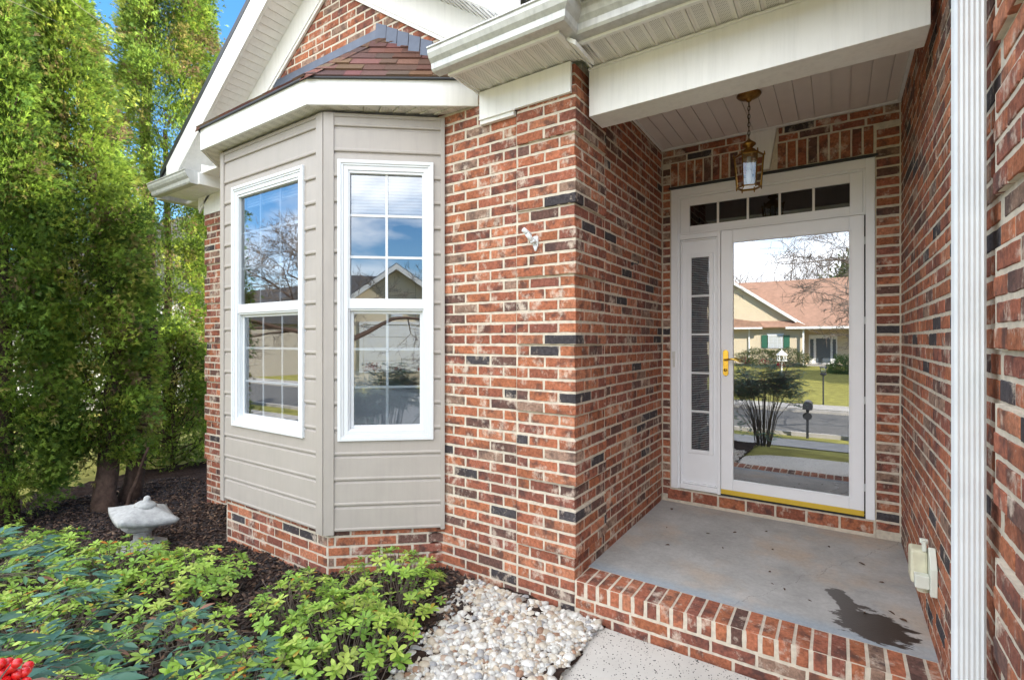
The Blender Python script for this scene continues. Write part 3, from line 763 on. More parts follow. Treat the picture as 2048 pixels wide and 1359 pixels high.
def siding(mb, F, u0, u1, z0, z1):
    O, u, n = F
    P = lambda a, b, z: (O[0] + u[0] * a + n[0] * b, O[1] + u[1] * a + n[1] * b, z)
    k = math.floor((z0 - SZ0) / SP + 1e-6)
    while SZ0 + k * SP < z1 - 1e-6:
        b = SZ0 + k * SP; zs = [q for q, _ in PROF if z0 < b + q < z1]; zs = sorted(set([max(z0 - b, 0)] + zs + [min(z1 - b, SP)]))
        pts = [(prof_at(q), b + q) for q in zs]; pts = [(-.004, pts[0][1])] + pts + [(-.004, pts[-1][1])]
        i0 = len(mb.v); m = len(pts)
        mb.v += [P(u0, d, z) for d, z in pts] + [P(u1, d, z) for d, z in pts]
        for i in range(m - 1): mb.face((i0 + i, i0 + i + 1, i0 + m + i + 1, i0 + m + i))
        k += 1
WZ0, WZ1 = .688, 2.508
mb = MB()
wa, wb = -3.895 - BX0, -3.0 - BX0; W = BX1 - BX0
for (a, b, z0, z1) in ((.04, W - .05, SZ0, WZ0), (.04, W - .05, WZ1, SZ1), (.04, wa, WZ0, WZ1), (wb, W - .05, WZ0, WZ1)): siding(mb, FF_, a, b, z0, z1)
ua, ub = .090, .702
for (a, b, z0, z1) in ((.04, bw - .02, SZ0, WZ0), (.04, bw - .02, WZ1, SZ1), (.04, ua + .01, WZ0, WZ1), (ub - .01, bw - .02, WZ0, WZ1)): siding(mb, FA, a, b, z0, z1)
siding(mb, FLF, .02, fl - .04, SZ0, SZ1)
# sheathing behind
mb.fbox(FF_, .0, W, -.03, -.0045, SZ0, WZ0); mb.fbox(FF_, 0, W, -.03, -.0045, WZ1, SZ1); mb.fbox(FF_, 0, wa, -.03, -.0045, WZ0, WZ1); mb.fbox(FF_, wb, W, -.03, -.0045, WZ0, WZ1)
mb.fbox(FA, 0, bw, -.03, -.0045, SZ0, WZ0); mb.fbox(FA, 0, bw, -.03, -.0045, WZ1, SZ1); mb.fbox(FA, 0, ua, -.03, -.0045, WZ0, WZ1); mb.fbox(FA, ub, bw, -.03, -.0045, WZ0, WZ1)
mb.fbox(FLF, 0, fl, -.03, -.0045, SZ0, SZ1)
mb.build('bay_siding', M_tan, house)
mb = MB()
mb.fbox(FF_, W - .065, W + .003, -.002, .022, SZ0 - .02, SZ1); mb.fbox(FA, -.003, .062, -.002, .0225, SZ0 - .021, SZ1)
mb.fbox(FF_, -.003, .045, -.002, .022, SZ0 - .02, SZ1); mb.fbox(FLF, fl - .045, fl + .003, -.002, .0225, SZ0 - .021, SZ1)
mb.fbox(FA, bw - .032, bw - .004, -.002, .02, SZ0 - .01, SZ1)
mb.build('corner_boards', M_tan, house, bevel=.002)
mb = MB()
mb.fbox(FF_, .046, W - .066, 0, .019, SZ1 - .022, SZ1 - .001); mb.fbox(FA, .063, bw - .033, 0, .019, SZ1 - .022, SZ1 - .001); mb.build('undersill_trim', M_tan, house)
# brick base of the bay
mb = MB()
o_ = .0; BB = BF + .02; FB = ((0, BB), (1, 0), (0, -1))
lay(mb, FB, BX0 + .02, BX1 - .008, -15, -6, -3.9, zmax=.088)
FA2 = ((BX1 - .004, BB), du, dn); lay(mb, FA2, .008, bw + .0, -15, -6, .05, zmax=.088)
FL2 = ((BX0 - .60, 2.53), (.6 / fl, -.498 / fl), (-.498 / fl, -.6 / fl)); lay(mb, FL2, .0, fl - .01, -15, -6, .03, zmax=.088)
mb.mi = 1; mb.prism([(BX0 + .005, BB + .004), (BX1 - .004 + .0, BB + .004), (BX1 - .004 + du[0] * .66, BB + du[1] * .66 + .004), (BX1 - .004 + du[0] * .66, YW + .05), (BX0 - .58, YW + .015)], 'z', -.48, .092)
mb.build('bay_base', BM, house)
# bay fascia, soffit, roof
P1 = (-4.86, 2.505); P2 = (-4.185, 1.888); P3_ = (-2.808, 1.888); P4 = (-1.915, 2.505)
mb = MB()
def band(mb, pa, pb, z0, z1, th):
    d = Vector((pb[0] - pa[0], pb[1] - pa[1], 0)).normalized(); n = Vector((d.y, -d.x, 0)) * -1
    a, b = Vector((*pa, 0)), Vector((*pb, 0)); ia, ib = a + n * th, b + n * th
    mb.hexa([(a.x, a.y, z0), (b.x, b.y, z0), (ib.x, ib.y, z0), (ia.x, ia.y, z0), (a.x, a.y, z1), (b.x, b.y, z1), (ib.x, ib.y, z1), (ia.x, ia.y, z1)])
for pa, pb in ((P1, P2), (P2, P3_), (P3_, P4)): band(mb, pa, pb, 2.83, 2.995, .02)
mb.build('bay_fascia', M_white, house)
mb = MB()
def sofpoly(mb, a, b, c, d, n, z):   # ribbed strip between edge a-b (outer) and d-c (inner)
    for i in range(n):
        t0, t1 = i / n, (i + .93) / n
        q = [Vector(a).lerp(Vector(b), t0), Vector(a).lerp(Vector(b), t1), Vector(d).lerp(Vector(c), t1), Vector(d).lerp(Vector(c), t0)]
        mb.hexa([(q[0].x, q[0].y, z), (q[1].x, q[1].y, z + .006), (q[2].x, q[2].y, z + .006), (q[3].x, q[3].y, z), *[(p.x, p.y, z + .02) for p in q]])
I1 = (-4.68, 2.505); I2 = (-4.08, 2.0); I3 = (-2.80, 2.0); I4 = (-2.17, 2.505)
OP = (P1, P2, P3_, P4); P1, P2, P3_, P4 = (-4.835, 2.505), (-4.172, 1.904), (-2.815, 1.904), (-1.94, 2.505)
sofpoly(mb, P1, P2, I2, I1, 7, 2.8335); sofpoly(mb, P2, P3_, I3, I2, 14, 2.8335); sofpoly(mb, P3_, P4, I4, I3, 9, 2.8335)
mb.poly([(*P1, 2.853), (*P2, 2.853), (*P3_, 2.853), (*P4, 2.853)])
mb.build('bay_soffit', M_soff, house)
mb = MB(); zt, zr = 2.999, 3.560
E1, E2, E3, E4 = (-4.90, 2.504), (-4.20, 1.870), (-2.80, 1.870), (-1.87, 2.504)
RL, RR = (-4.116, 2.504), (-2.800, 2.504)
mb.col = (.18, .09, .08)
ztb = zt - .008
mb.poly([(*E2, ztb), (*E3, ztb), (*RR, zr - .01), (*RL, zr - .01)]); mb.poly([(*E3, ztb), (*E4, ztb), (*RR, zr - .01)]); mb.poly([(*E1, ztb), (*E2, ztb), (*RL, zr - .01)]); mb.poly([(*E1, ztb), (*E2, ztb), (*E3, ztb), (*E4, ztb)])
# front slope shingles
sl = math.hypot(.634, zr - zt); 
shingles(mb, (E2[0] - .3, 2.504, zr), (1, 0, 0), (0, -.634, zt - zr), 2.1, sl, clipf=halfclip([(1, -.0 + (E2[0] - RL[0]) * -1 / sl * 1.0, -(RL[0] - (E2[0] - .3))), (-1, (E3[0] - RR[0]) / sl, (RR[0] - (E2[0] - .3)))]))
# right facet: plane through E3,E4,RR
def facet(mb, A, B, T):   # eave A-B, apex T
    A, B, T = Vector(A), Vector(B), Vector(T); U = (B - A).normalized(); h = (T - A) - U * (T - A).dot(U); Lh = h.length; D = -h.normalized()
    ta = (T - A).dot(U); P0 = A + h; wdt = (B - A).length
    shingles(mb, P0, U, D, wdt, Lh, clipf=halfclip([(1, ta / Lh, -ta), (-1, (wdt - ta) / Lh, ta)]))
facet(mb, (*E3, zt), (*E4, zt), (*RR, zr)); facet(mb, (*E1, zt), (*E2, zt), (*RL, zr))
mb.build('bay_roof', M_shingle, house)
for A, B in (((*E3, zt + .006), (*RR, zr + .006)), ((*E2, zt + .006), (*RL, zr + .006))):
    mb = MB(); A, B = Vector(A), Vector(B); n = 7
    for i in range(n):
        a = A.lerp(B, i / n); b = A.lerp(B, min(1, (i + 1.15) / n)); d = (b - a).normalized(); s_ = Vector((0, 0, 1)).cross(d).normalized() * .055; dz = Vector((0, 0, -.022))
        mb.col = tuple(c * random.uniform(.85, 1.15) for c in random.choice(RC[:4])); lift = Vector((0, 0, .013)); k = len(mb.v)
        mb.v += [tuple(p) for p in (a - s_ + dz, a + lift, a + s_ + dz, b - s_ + dz, b + Vector((0, 0, .003)), b + s_ + dz)]
        mb.face((k, k + 1, k + 4, k + 3)); mb.face((k + 1, k + 2, k + 5, k + 4)); mb.face((k, k + 1, k + 2))
    mb.build('hip_cap', M_shingle, house)
mb = MB()
for E_a, E_b in ((E1, E2), (E2, E3), (E3, E4)): band(mb, E_a, E_b, 2.990, 3.004, .03)
mb.build('bay_drip_edge', M_black, house)
mb = MB(); mb.box(-4.18, -2.80, 2.488, 2.5065, 3.545, 3.63)
for i in range(6):
    t = i / 5; x = -2.83 + t * .56; z = zr - .02 - t * .33
    mb.hexa([(x, 2.462, z - .03), (x + .072, 2.494, z - .050), (x + .072, 2.503, z - .050), (x, 2.471, z - .03), (x + .012, 2.462, z + .115), (x + .084, 2.496, z + .090), (x + .084, 2.503, z + .090), (x + .012, 2.471, z + .115)])
mb.build('step_flashing', M_flash, house)

# ---- windows
def P2w(F, a, d, z): O, u, n = F; return (O[0] + u[0] * a + n[0] * d, O[1] + u[1] * a + n[1] * d, z)
def frame_rect(mb, F, u0, u1, z0, z1, w, n0, n1, wt=None, wb_=None):
    wt = wt or w; wb_ = wb_ or w
    mb.fbox(F, u0, u0 + w, n0, n1, z0, z1); mb.fbox(F, u1 - w, u1, n0, n1, z0, z1)
    mb.fbox(F, u0 + w, u1 - w, n0, n1, z1 - wt, z1); mb.fbox(F, u0 + w, u1 - w, n0, n1, z0, z0 + wb_)
def window(F, u0, u1, cols, label, gl_up, gl_lo):
    z0, z1 = .683, 2.512; g = .0005
    mb = MB(); frame_rect(mb, F, u0, u1, z0, z1, .022, .0, .030); frame_rect(mb, F, u0 + .022, u1 - .022, z0 + .022, z1 - .022, .013, .0, .024)
    frame_rect(mb, F, u0 + .035, u1 - .035, z0 + .035, z1 - .035, .030, -.05, .018)
    mb.build('window_frame', M_vinyl, house, bevel=.002, label=label)
    a, b = u0 + .065, u1 - .065; zm = 1.545
    s = MB(); frame_rect(s, F, a - .006, b + .006, zm - .0, z1 - .066, .016, -.03, .012, wb_=.066); fr = s.build('upper_sash', M_vinyl, house, bevel=.002)
    gx0, gx1, gz0, gz1 = a + .010, b - .010, zm + .066, z1 - .082
    s = MB(); s.mi = 0; n = -.012
    s.poly([P2w(F, gx0, n, gz0), P2w(F, gx1, n, gz0), P2w(F, gx1, n, gz1), P2w(F, gx0, n, gz1)]); s.build('glass_pane', gl_up, fr)
    s = MB()
    for i in range(1, cols): x = gx0 + (gx1 - gx0) * i / cols; s.fbox(F, x - .008, x + .008, -.026 if cols == 3 else -.010, -.016 if cols == 3 else -.004, gz0, gz1)
    for j in (1, 2): z = gz0 + (gz1 - gz0) * j / 3; s.fbox(F, gx0, gx1, -.0262 if cols == 3 else -.0102, -.0162 if cols == 3 else -.0042, z - .008, z + .008)
    s.build('grille', M_vinyl, fr)
    # lower sash sits further in
    s = MB(); frame_rect(s, F, a - .004, b + .004, z0 + .062, zm - .0005, .012, -.045, .004, wb_=.012); frame_rect(s, F, a + .008, b - .008, z0 + .074, zm - .012, .020, -.045, -.022)
    fr2 = s.build('lower_sash', M_vinyl, house, bevel=.002)
    gx0, gx1, gz0, gz1 = a + .027, b - .027, z0 + .093, zm - .014; n = -.030
    s = MB(); s.poly([P2w(F, gx0 - .02, n, gz0 - .0), P2w(F, gx1 + .02, n, gz0 - .0), P2w(F, gx1 + .02, n, gz1), P2w(F, gx0 - .02, n, gz1)]); s.build('glass_pane', gl_lo, fr2)
    s = MB()
    for i in range(1, cols): x = gx0 + (gx1 - gx0) * i / cols; s.fbox(F, x - .008, x + .008, -.042, -.034, gz0, gz1)
    for j in (1, 2): z = gz0 + (gz1 - gz0) * j / 3; s.fbox(F, gx0, gx1, -.0422, -.0342, z - .008, z + .008)
    s.build('grille', M_vinyl, fr2)
window(FF_, wa - .012, wb + .010, 3, 'six over nine style window on the front of the bay with a pale sky reflection', M_glasswin, M_glasslow)
window(FA, ua - .004, ub, 2, 'narrower window on the angled side of the bay', M_glasswin, M_glasslow)
# half lowered blind behind the upper panes
mb = MB()
for i in range(12): mb.fbox(FA, ua + .07, ub - .07, -.075, -.055, 2.19 + i * .021, 2.205 + i * .021)
mb.build('window_blind', M_vinyl, house)
mb = MB()
for i in range(4): mb.fbox(FF_, wa + .06, wb - .06, -.075, -.055, 2.36 + i * .021, 2.375 + i * .021)
mb.build('window_blind', M_vinyl, house)
# room behind the bay
mb = MB()
mb.box(-5.3, -1.36, 2.62, 6.4, .02, .04); mb.prism([(-4.0, 2.06), (-2.84, 2.06), (-2.25, 2.60), (-4.55, 2.60)], 'z', .095, .11); mb.prism([(-4.0, 2.06), (-2.84, 2.06), (-2.25, 2.60), (-4.55, 2.60)], 'z', 2.79, 2.81); mb.box(-5.3, -1.36, 2.62, 6.4, 2.78, 2.80); mb.box(-5.32, -5.30, 2.62, 6.4, .04, 2.78); mb.box(-1.355, -1.337, 2.62, 6.4, .04, 2.78); mb.box(-5.3, -1.36, 6.4, 6.42, .04, 2.78)
mb.box(-5.32, -4.62, 2.609, 2.62, .04, 2.78); mb.box(-2.18, -1.36, 2.609, 2.62, .04, 2.78)
mb.build('living_room', M_room, house)
sf = thing('sofa', (-3.75, 3.5, .04), 'grey upholstered sofa with loose cushions seen through the bay window', 'sofa')
mb = MB(); mb.box(-4.25, -2.75, 2.95, 3.15, 0.15, 0.92); mb.build('backrest', M_sofa, sf, bevel=.05)
mb = MB(); mb.box(-4.25, -2.75, 3.15, 3.8, 0.15, 0.5); mb.build('seat', M_sofa, sf, bevel=.05)
mb = MB(); mb.box(-4.47, -4.26, 2.93, 3.82, 0.12, 0.82); mb.build('armrest', M_sofa, sf, bevel=.05)
mb = MB(); mb.box(-2.74, -2.57, 2.93, 3.82, 0.12, 0.72); mb.build('armrest', M_sofa, sf, bevel=.05)
mb = MB(); mb.hexa([(-4.17, 3.16, .55), (-3.65, 3.16, .55), (-3.65, 3.34, .52), (-4.17, 3.34, .52), (-4.17, 3.08, 1.06), (-3.65, 3.08, 1.06), (-3.65, 3.24, 1.02), (-4.17, 3.24, 1.02)]); mb.build('cushion', M_vinyl, sf, bevel=.05)

# ---- door unit
FD = ((0, YD + .02), (1, 0), (0, -1))
def rim(mb, u0, u1, z0, z1, w, n0, n1): frame_rect(mb, FD, u0, u1, z0, z1, w, n0, n1)
mb = MB()
mb.fbox(FD, -1.161, -1.106, -.02, .018, .115, 2.586); mb.fbox(FD, .158, .210, -.02, .018, .113, 2.586); mb.fbox(FD, -1.106, .158, -.02, .018, 2.522, 2.586)
mb.fbox(FD, -1.106, -1.092, -.02, .008, .115, 2.522); mb.fbox(FD, .144, .158, -.02, .008, 2.22, 2.522); mb.fbox(FD, -1.092, .144, -.02, .008, 2.506, 2.522)
mb.fbox(FD, -1.092, .158, -.02, .010, 2.205, 2.222); mb.fbox(FD, -1.092, -.790, -.02, .004, 2.165, 2.205)
mb.fbox(FD, -.800, -.776, -.02, .012, .115, 2.205)
mb.build('door_casing', M_doorw, house, bevel=.003)
mb = MB(); frame_rect(mb, FD, -1.091, .143, 2.223, 2.505, .074, -.03, -.004, wt=.064, wb_=.050)
tr = mb.build('transom_window', M_doorw, house, bevel=.003)
mb = MB(); mb.poly([P2w(FD, -1.018, -.02, 2.272), P2w(FD, .07, -.02, 2.272), P2w(FD, .07, -.02, 2.442), P2w(FD, -1.018, -.02, 2.442)]); mb.build('glass_pane', glassmat('transom_glass', .10, (.35, .36, .38)), tr)
for i in range(1, 5): x = -1.017 + 1.086 * i / 5; mb = MB(); mb.fbox(FD, x - .008, x + .008, -.019, -.012, 2.273, 2.441); mb.build('muntin', M_white, tr)
# sidelight
mb = MB(); mb.fbox(FD, -1.091, -.801, -.04, -.022, .1605, 2.164)
sl_ = mb.build('sidelight', M_doorw, house)
mb = MB(); frame_rect(mb, FD, -1.034, -.836, .415, 2.042, .030, -.0215, -.010); frame_rect(mb, FD, -1.09, -.802, .162, 2.163, .012, -.0215, -.004)
mb.fbox(FD, -1.09, -.802, -.03, .006, .118, .160); mb.build('moulding', M_doorw, sl_, bevel=.003)
mb = MB(); mb.fbox(FD, -1.004, -.866, -.0215, -.0195, .445, 2.012); mb.build('dark_pane', M_dark, sl_)
mb = MB()
for i in range(108): mb.fbox(FD, -1.000, -.870, -.0193, -.0178, .449 + i * .0145, .4535 + i * .0145)
mb.build('mini_blind', mat('blind_slat', (.30, .33, .36), .5), sl_)
mb = MB(); mb.poly([P2w(FD, -1.004, -.0165, .445), P2w(FD, -.866, -.0165, .445), P2w(FD, -.866, -.0165, 2.012), P2w(FD, -1.004, -.0165, 2.012)]); mb.build('glass_pane', glassmat('side_glass', .10), sl_)
for i in range(1, 5): z = .445 + 1.567 * i / 5; mb = MB(); mb.fbox(FD, -1.004, -.866, -.016, -.009, z - .008, z + .008); mb.build('muntin', M_vinyl, sl_)
# storm door
mb = MB()
frame_rect(mb, FD, -.772, .150, .165, 2.202, .086, -.012, .016, wt=.098, wb_=.078)
frame_rect(mb, FD, -.692, .076, .238, 2.110, .010, -.012, .020)
sdo = mb.build('storm_door', M_doorw, house, bevel=.003)
mb = MB(); mb.poly([P2w(FD, -.684, .004, .246), P2w(FD, .068, .004, .246), P2w(FD, .068, .004, 2.102), P2w(FD, -.684, .004, 2.102)]); mb.build('door_glass', M_glassdoor, sdo)
mb = MB(); mb.fbox(FD, -.772, .150, -.010, .0175, .128, .1645); mb.build('door_sweep', M_goldp, sdo, bevel=.002)
mb = MB()
hx, hz = -.736, 1.160
pts = [(hx + .020 * math.cos(a), hz + .082 + .020 * math.sin(a)) for a in [math.pi * i / 10 for i in range(11)]] + [(hx - .020 * math.cos(a), hz - .082 - .020 * math.sin(a)) for a in [math.pi * i / 10 for i in range(11)]]
mb.prism(pts, 'y', YD - .006, YD + .004)
mb.build('handle_plate', M_gold, sdo, bevel=.002)
mb = MB(); mb.tube([(hx, YD, hz + .025), (hx, YD - .045, hz + .025), (hx + .02, YD - .058, hz + .027), (hx + .06, YD - .06, hz + .034), (hx + .10, YD - .058, hz + .020), (hx + .115, YD - .055, hz + .008)], [.010, .009, .008, .008, .006, .004], 10)
mb.tube([(hx, YD + .002, hz - .055), (hx, YD - .018, hz - .055)], .012, 14); mb.build('door_handle', M_gold, sdo, smooth=True)
mb = MB()
for z in (.30, .90, 1.45, 2.0): mb = MB(); mb.fbox(FD, .1515, .157, .0, .014, z, z + .05); mb.build('hinge', M_vinyl, sdo)
mb = MB(); mb.fbox(FD, -.80, .160, -.02, -.006, .112, .130); mb.fbox(FD, -.785, .157, -.0055, .010, .112, .122); mb.build('threshold', M_black, house)
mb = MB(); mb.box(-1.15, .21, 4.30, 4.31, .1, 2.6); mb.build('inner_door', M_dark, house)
mb = MB(); mb.fbox(FD, -1.148, -1.126, .018, .034, 1.185, 1.245); mb.fbox(FD, -1.146, -1.128, .018, .028, 1.115, 1.183); mb.build('doorbell', mat('doorbell_plastic', (.72, .72, .69), .4), house, bevel=.002)

# ---------------------------------------------------------------- fixtures
LC = (-.480, 3.50)
lt = thing('pendant_lantern', (LC[0], LC[1], 2.93), 'brass hexagonal glass lantern hanging by a chain from the porch ceiling', 'lantern')
mb = MB(); mb.lathe([(.0, 2.925), (.070, 2.925), (.074, 2.918), (.066, 2.908), (.040, 2.896), (.018, 2.890), (.014, 2.878), (.004, 2.874)], (*LC, 0), 32); mb.build('canopy', M_brass, lt, smooth=True)
mb = MB(); z = 2.872; i = 0
while z > 2.640:
    r = .0095; pts = []
    for j in range(11):
        a = 2 * math.pi * j / 10; h = (r * .75 * math.cos(a), .017 * math.sin(a)); pts.append((LC[0] + (h[0] if i % 2 else 0), LC[1] + (0 if i % 2 else h[0]), z - .013 + h[1]))
    mb.tube(pts, .0022, 6, cap=False); z -= .0265; i += 1
mb.tube([(LC[0] + .003, LC[1], 2.88), (LC[0] - .004, LC[1] + .004, 2.76), (LC[0] + .002, LC[1], 2.63)], .0016, 5)
mb.build('chain', mat('dark_brass', (.09, .06, .03), .4, metal=1), lt, smooth=True)
def hexring(r, z, rot=.2): return [(LC[0] + r * math.cos(rot + math.pi * k / 3), LC[1] + r * math.sin(rot + math.pi * k / 3), z) for k in range(6)]
mb = MB(); mb.lathe([(.003, 2.640), (.008, 2.632), (.018, 2.622), (.040, 2.604), (.042, 2.596), (.024, 2.582), (.020, 2.572), (.034, 2.566), (.040, 2.560)], (*LC, 0), 24); mb.build('cap_finial', M_brass, lt, smooth=True)
mb = MB(); a = hexring(.030, 2.570); b = hexring(.086, 2.530); c = hexring(.090, 2.522)
for k in range(6):
    j = (k + 1) % 6; mb.poly([a[k], a[j], b[j], b[k]]); mb.poly([b[k], b[j], c[j], c[k]])
t_, bt = hexring(.086, 2.522), hexring(.072, 2.322)
for k in range(6):
    j = (k + 1) % 6
    mb.tube([t_[k], bt[k]], .0042, 6); mb.tube([bt[k], bt[j]], .0042, 6); mb.tube([t_[k], t_[j]], .004, 6); mb.tube([(bt[k][0], bt[k][1], bt[k][2] - .016), bt[k]], [.003, .006], 6); mb.tube([c[k], (c[k][0], c[k][1], 2.546)], [.006, .003], 6)
mb.build('lantern_frame', M_brass, lt)
mb = MB()
ti, bi = hexring(.0835, 2.519), hexring(.0695, 2.325)
for k in range(6): j = (k + 1) % 6; mb.poly([ti[k], ti[j], bi[j], bi[k]])
mb.poly(bi); mb.build('glass_panels', M_glasslamp, lt)
mb = MB(); mb.lathe([(.012, 2.52), (.012, 2.47), (.016, 2.465), (.016, 2.44)], (*LC, 0), 16); mb.build('lamp_holder', M_vinyl, lt, smooth=True)
mb = MB(); mb.lathe([(.011, 2.44), (.016, 2.425), (.020, 2.395), (.018, 2.365), (.009, 2.348), (.002, 2.345)], (*LC, 0), 20); mb.build('bulb', mat('bulb_glass', (.85, .86, .88), .15), lt, smooth=True)

fb = thing('flag_bracket', (-1.48, 2.494, 1.91), 'small white metal flagpole bracket screwed to the brick pier', 'bracket')
Fp = ((-1.478, 2.494 - .0015), (1, 0), (0, -1))
mb = MB(); mb.prism([(-1.478 + a, 1.912 + b) for a, b in ((-.017, .028), (-.012, .036), (.012, .036), (.017, .028), (.017, -.020), (.004, -.052), (-.004, -.052), (-.017, -.020))], 'y', 2.484, 2.4935); mb.build('back_plate', M_vinyl, fb, bevel=.0015)
mb = MB(); mb.tube([(-1.480, 2.485, 1.912), (-1.483, 2.462, 1.925)], .012, 14); mb.tube([(-1.480, 2.470, 1.908), (-1.500, 2.425, 1.955)], .0145, 16); mb.tube([(-1.492, 2.455, 1.95), (-1.512, 2.405, 1.975)], [.012, .014], 16)
mb.tube([(-1.468, 2.462, 1.918), (-1.492, 2.455, 1.905)], .010, 12); mb.build('pole_socket', M_vinyl, fb, smooth=True)
M_screw = mat('screw_metal', (.2, .2, .22), .4, metal=1)
for a, b in ((-.010, -.018), (.010, -.018), (0, -.043)): mb = MB(); mb.tube([(-1.478 + a, 2.4845, 1.912 + b), (-1.478 + a, 2.482, 1.912 + b)], .0022, 8); mb.build('screw', M_screw, fb)
mb = MB(); mb.tube([(-1.5005, 2.4238, 1.9561), (-1.5007, 2.4233, 1.9565)], .0085, 12); mb.build('socket_bore', M_black, fb)

ob = thing('outlet_cover', (.34, 2.76, .26), 'cream plastic weatherproof outlet box low on the right brick wall', 'outlet cover')
M_cream = mat('aged_cream_plastic', (.60, .57, .42), .45, noise=.12, nscale=20); M_cream2 = mat('pale_plastic', (.66, .68, .60), .4, noise=.05)
XO = .349; oy = 2.76; oz = .345
mb = MB(); mb.prism([(oy - .06, oz - .085), (oy + .055, oz - .085), (oy + .055, oz + .075), (oy + .0, oz + .105), (oy - .045, oz + .06), (oy - .06, oz + .03)], 'x', XO - .025, XO - .001); mb.build('back_box', M_cream2, ob, bevel=.003)
mb = MB(); mb.prism([(oy - .01, oz - .06), (oy + .085, oz - .055), (oy + .095, oz + .06), (oy + .08, oz + .085), (oy + .005, oz + .08)], 'x', XO - .085, XO - .0255); mb.build('lid', M_cream, ob, bevel=.010)
mb = MB(); mb.box(XO - .075, XO - .0256, oy - .055, oy - .011, oz - .06, oz - .005); mb.build('latch', M_cream2, ob, bevel=.004)
mb = MB(); mb.box(XO - .05, XO - .02, oy + .03, oy + .05, oz + .105, oz + .125); mb.box(XO - .045, XO - .03, oy + .0, oy + .03, oz + .08, oz + .122); mb.build('clip', M_cream2, ob, bevel=.004)
mb = MB(); mb.tube([(XO - .045, oy - .01, oz - .062), (XO - .045, oy - .01, oz - .085)], [.022, .020], 14); mb.build('cable_port', M_cream, ob)
hk = MB(); hk.tube([(-1.221, 3.42, 1.885), (-1.205, 3.42, 1.885), (-1.19, 3.42, 1.875), (-1.185, 3.425, 1.890), (-1.19, 3.43, 1.905)], .004, 8); hk.tube([(-1.234, 3.42, 1.885), (-1.221, 3.42, 1.885)], .012, 12)
prop(hk.build('wall_hook', M_black, smooth=True), 'small dark metal hook in the left porch wall', 'hook')

# dry leaves scattered on the slab
lp = [(-1.02, 3.55), (-.93, 3.25), (-.60, 3.72), (-.62, 3.40), (-.35, 3.55), (-.30, 3.05), (-.24, 3.02), (-.12, 2.96), (.12, 3.62), (.20, 3.40), (.11, 2.98), (.22, 3.05), (-.42, 3.86), (-.75, 3.60), (-.33, 3.20), (-1.10, 3.96), (.26, 3.0), (-.05, 3.80)]
for i, (x, y) in enumerate(lp):
    mb = MB(); a = random.uniform(0, 6.28); l = random.uniform(.008, .020) * (1.6 if i in (8, 15) else 1); wd = l * random.uniform(.3, .55); c, s_ = math.cos(a), math.sin(a)
    P = [(-1, 0, .001), (-.3, .8, .006), (.5, .7, .008), (1, 0, .002), (.5, -.7, .005), (-.3, -.8, .003)]
    b = [(x + c * p * l - s_ * q * wd, y + s_ * p * l + c * q * wd, .0005 + h) for p, q, h in P]; mid = (x, y, .0015)
    k0 = len(mb.v); mb.v += b + [mid]
    for k in range(6): mb.face((k0 + k, k0 + (k + 1) % 6, k0 + 6))
    o = prop(mb.build('dry_leaf', M_deadleaf), 'tiny curled dark dry leaf lying on the porch slab', 'leaf', 'dry leaves scattered on the porch slab')

# stone garden lantern
GL = (-4.53, 1.625); g0 = gz(*GL)
gl = thing('stone_lantern', (GL[0], GL[1], g0), 'squat weathered stone garden lantern leaning in the mulch among the shrubs', 'garden lantern')
mb = MB(); mb.lathe([(.17, g0 - .02), (.175, g0 + .025), (.12, g0 + .045), (.07, g0 + .055), (.06, g0 + .06)], (*GL, 0), 8); mb.build('base', M_stone, gl, bevel=.012)
mb = MB(); mb.lathe([(.075, g0 + .05), (.060, g0 + .08), (.058, g0 + .12), (.085, g0 + .15)], (GL[0], GL[1], 0), 20); mb.build('pedestal', M_stone, gl, smooth=True)
mb = MB(); mb.lathe([(.09, g0 + .145), (.135, g0 + .165), (.150, g0 + .195), (.14, g0 + .215)], (GL[0] - .005, GL[1], 0), 6); mb.build('bowl', M_stone, gl, bevel=.012)
tilt = Matrix.Rotation(R(5), 4, 'Y') @ Matrix.Rotation(R(-9), 4, 'X')
rot = Matrix.Rotation(R(-9), 4, 'Z')
n = 13; V = []; F = []
for j in range(n):
    for i in range(n):
        a, b = -1 + 2 * i / (n - 1), -1 + 2 * j / (n - 1); r = max(abs(a), abs(b)); d = math.hypot(a, b)
        z = .115 * (1 - r) ** .9 + .028 * (d / 1.414) ** 3 + .002 * math.sin(7 * a + 3) * math.cos(6 * b); V.append((a * .195, b * .195, z + .022))
        
m0 = len(V)
for j in range(n):
    for i in range(n): a, b = -1 + 2 * i / (n - 1), -1 + 2 * j / (n - 1); V.append((a * .188, b * .188, -.012 + .024 * (math.hypot(a, b) / 1.414) ** 3))
for j in range(n - 1):
    for i in range(n - 1): q = j * n + i; F.append((q, q + 1, q + n + 1, q + n)); F.append((m0 + q, m0 + q + n, m0 + q + n + 1, m0 + q + 1))
ed = [i for i in range(n)] + [j * n + n - 1 for j in range(1, n)] + [(n - 1) * n + i for i in reversed(range(n - 1))] + [j * n for j in reversed(range(1, n - 1))]
for i in range(len(ed)): a, b = ed[i], ed[(i + 1) % len(ed)]; F.append((a, m0 + a, m0 + b, b))
TM = Matrix.Translation((GL[0], GL[1], g0 + .225)) @ tilt @ rot
npmesh('roof', [tuple(TM @ Vector(v)) for v in V], F, M_stone, gl, smooth=False)
mb = MB(); mb.lathe([(.075, .095), (.072, .118), (.05, .135), (.026, .142), (.024, .155), (.022, .172), (.008, .182)], (0, 0, 0), 18); mb.v = [tuple(TM @ Vector((p[0], p[1], p[2]))) for p in mb.v]; mb.build('finial', M_stone, gl, smooth=True)

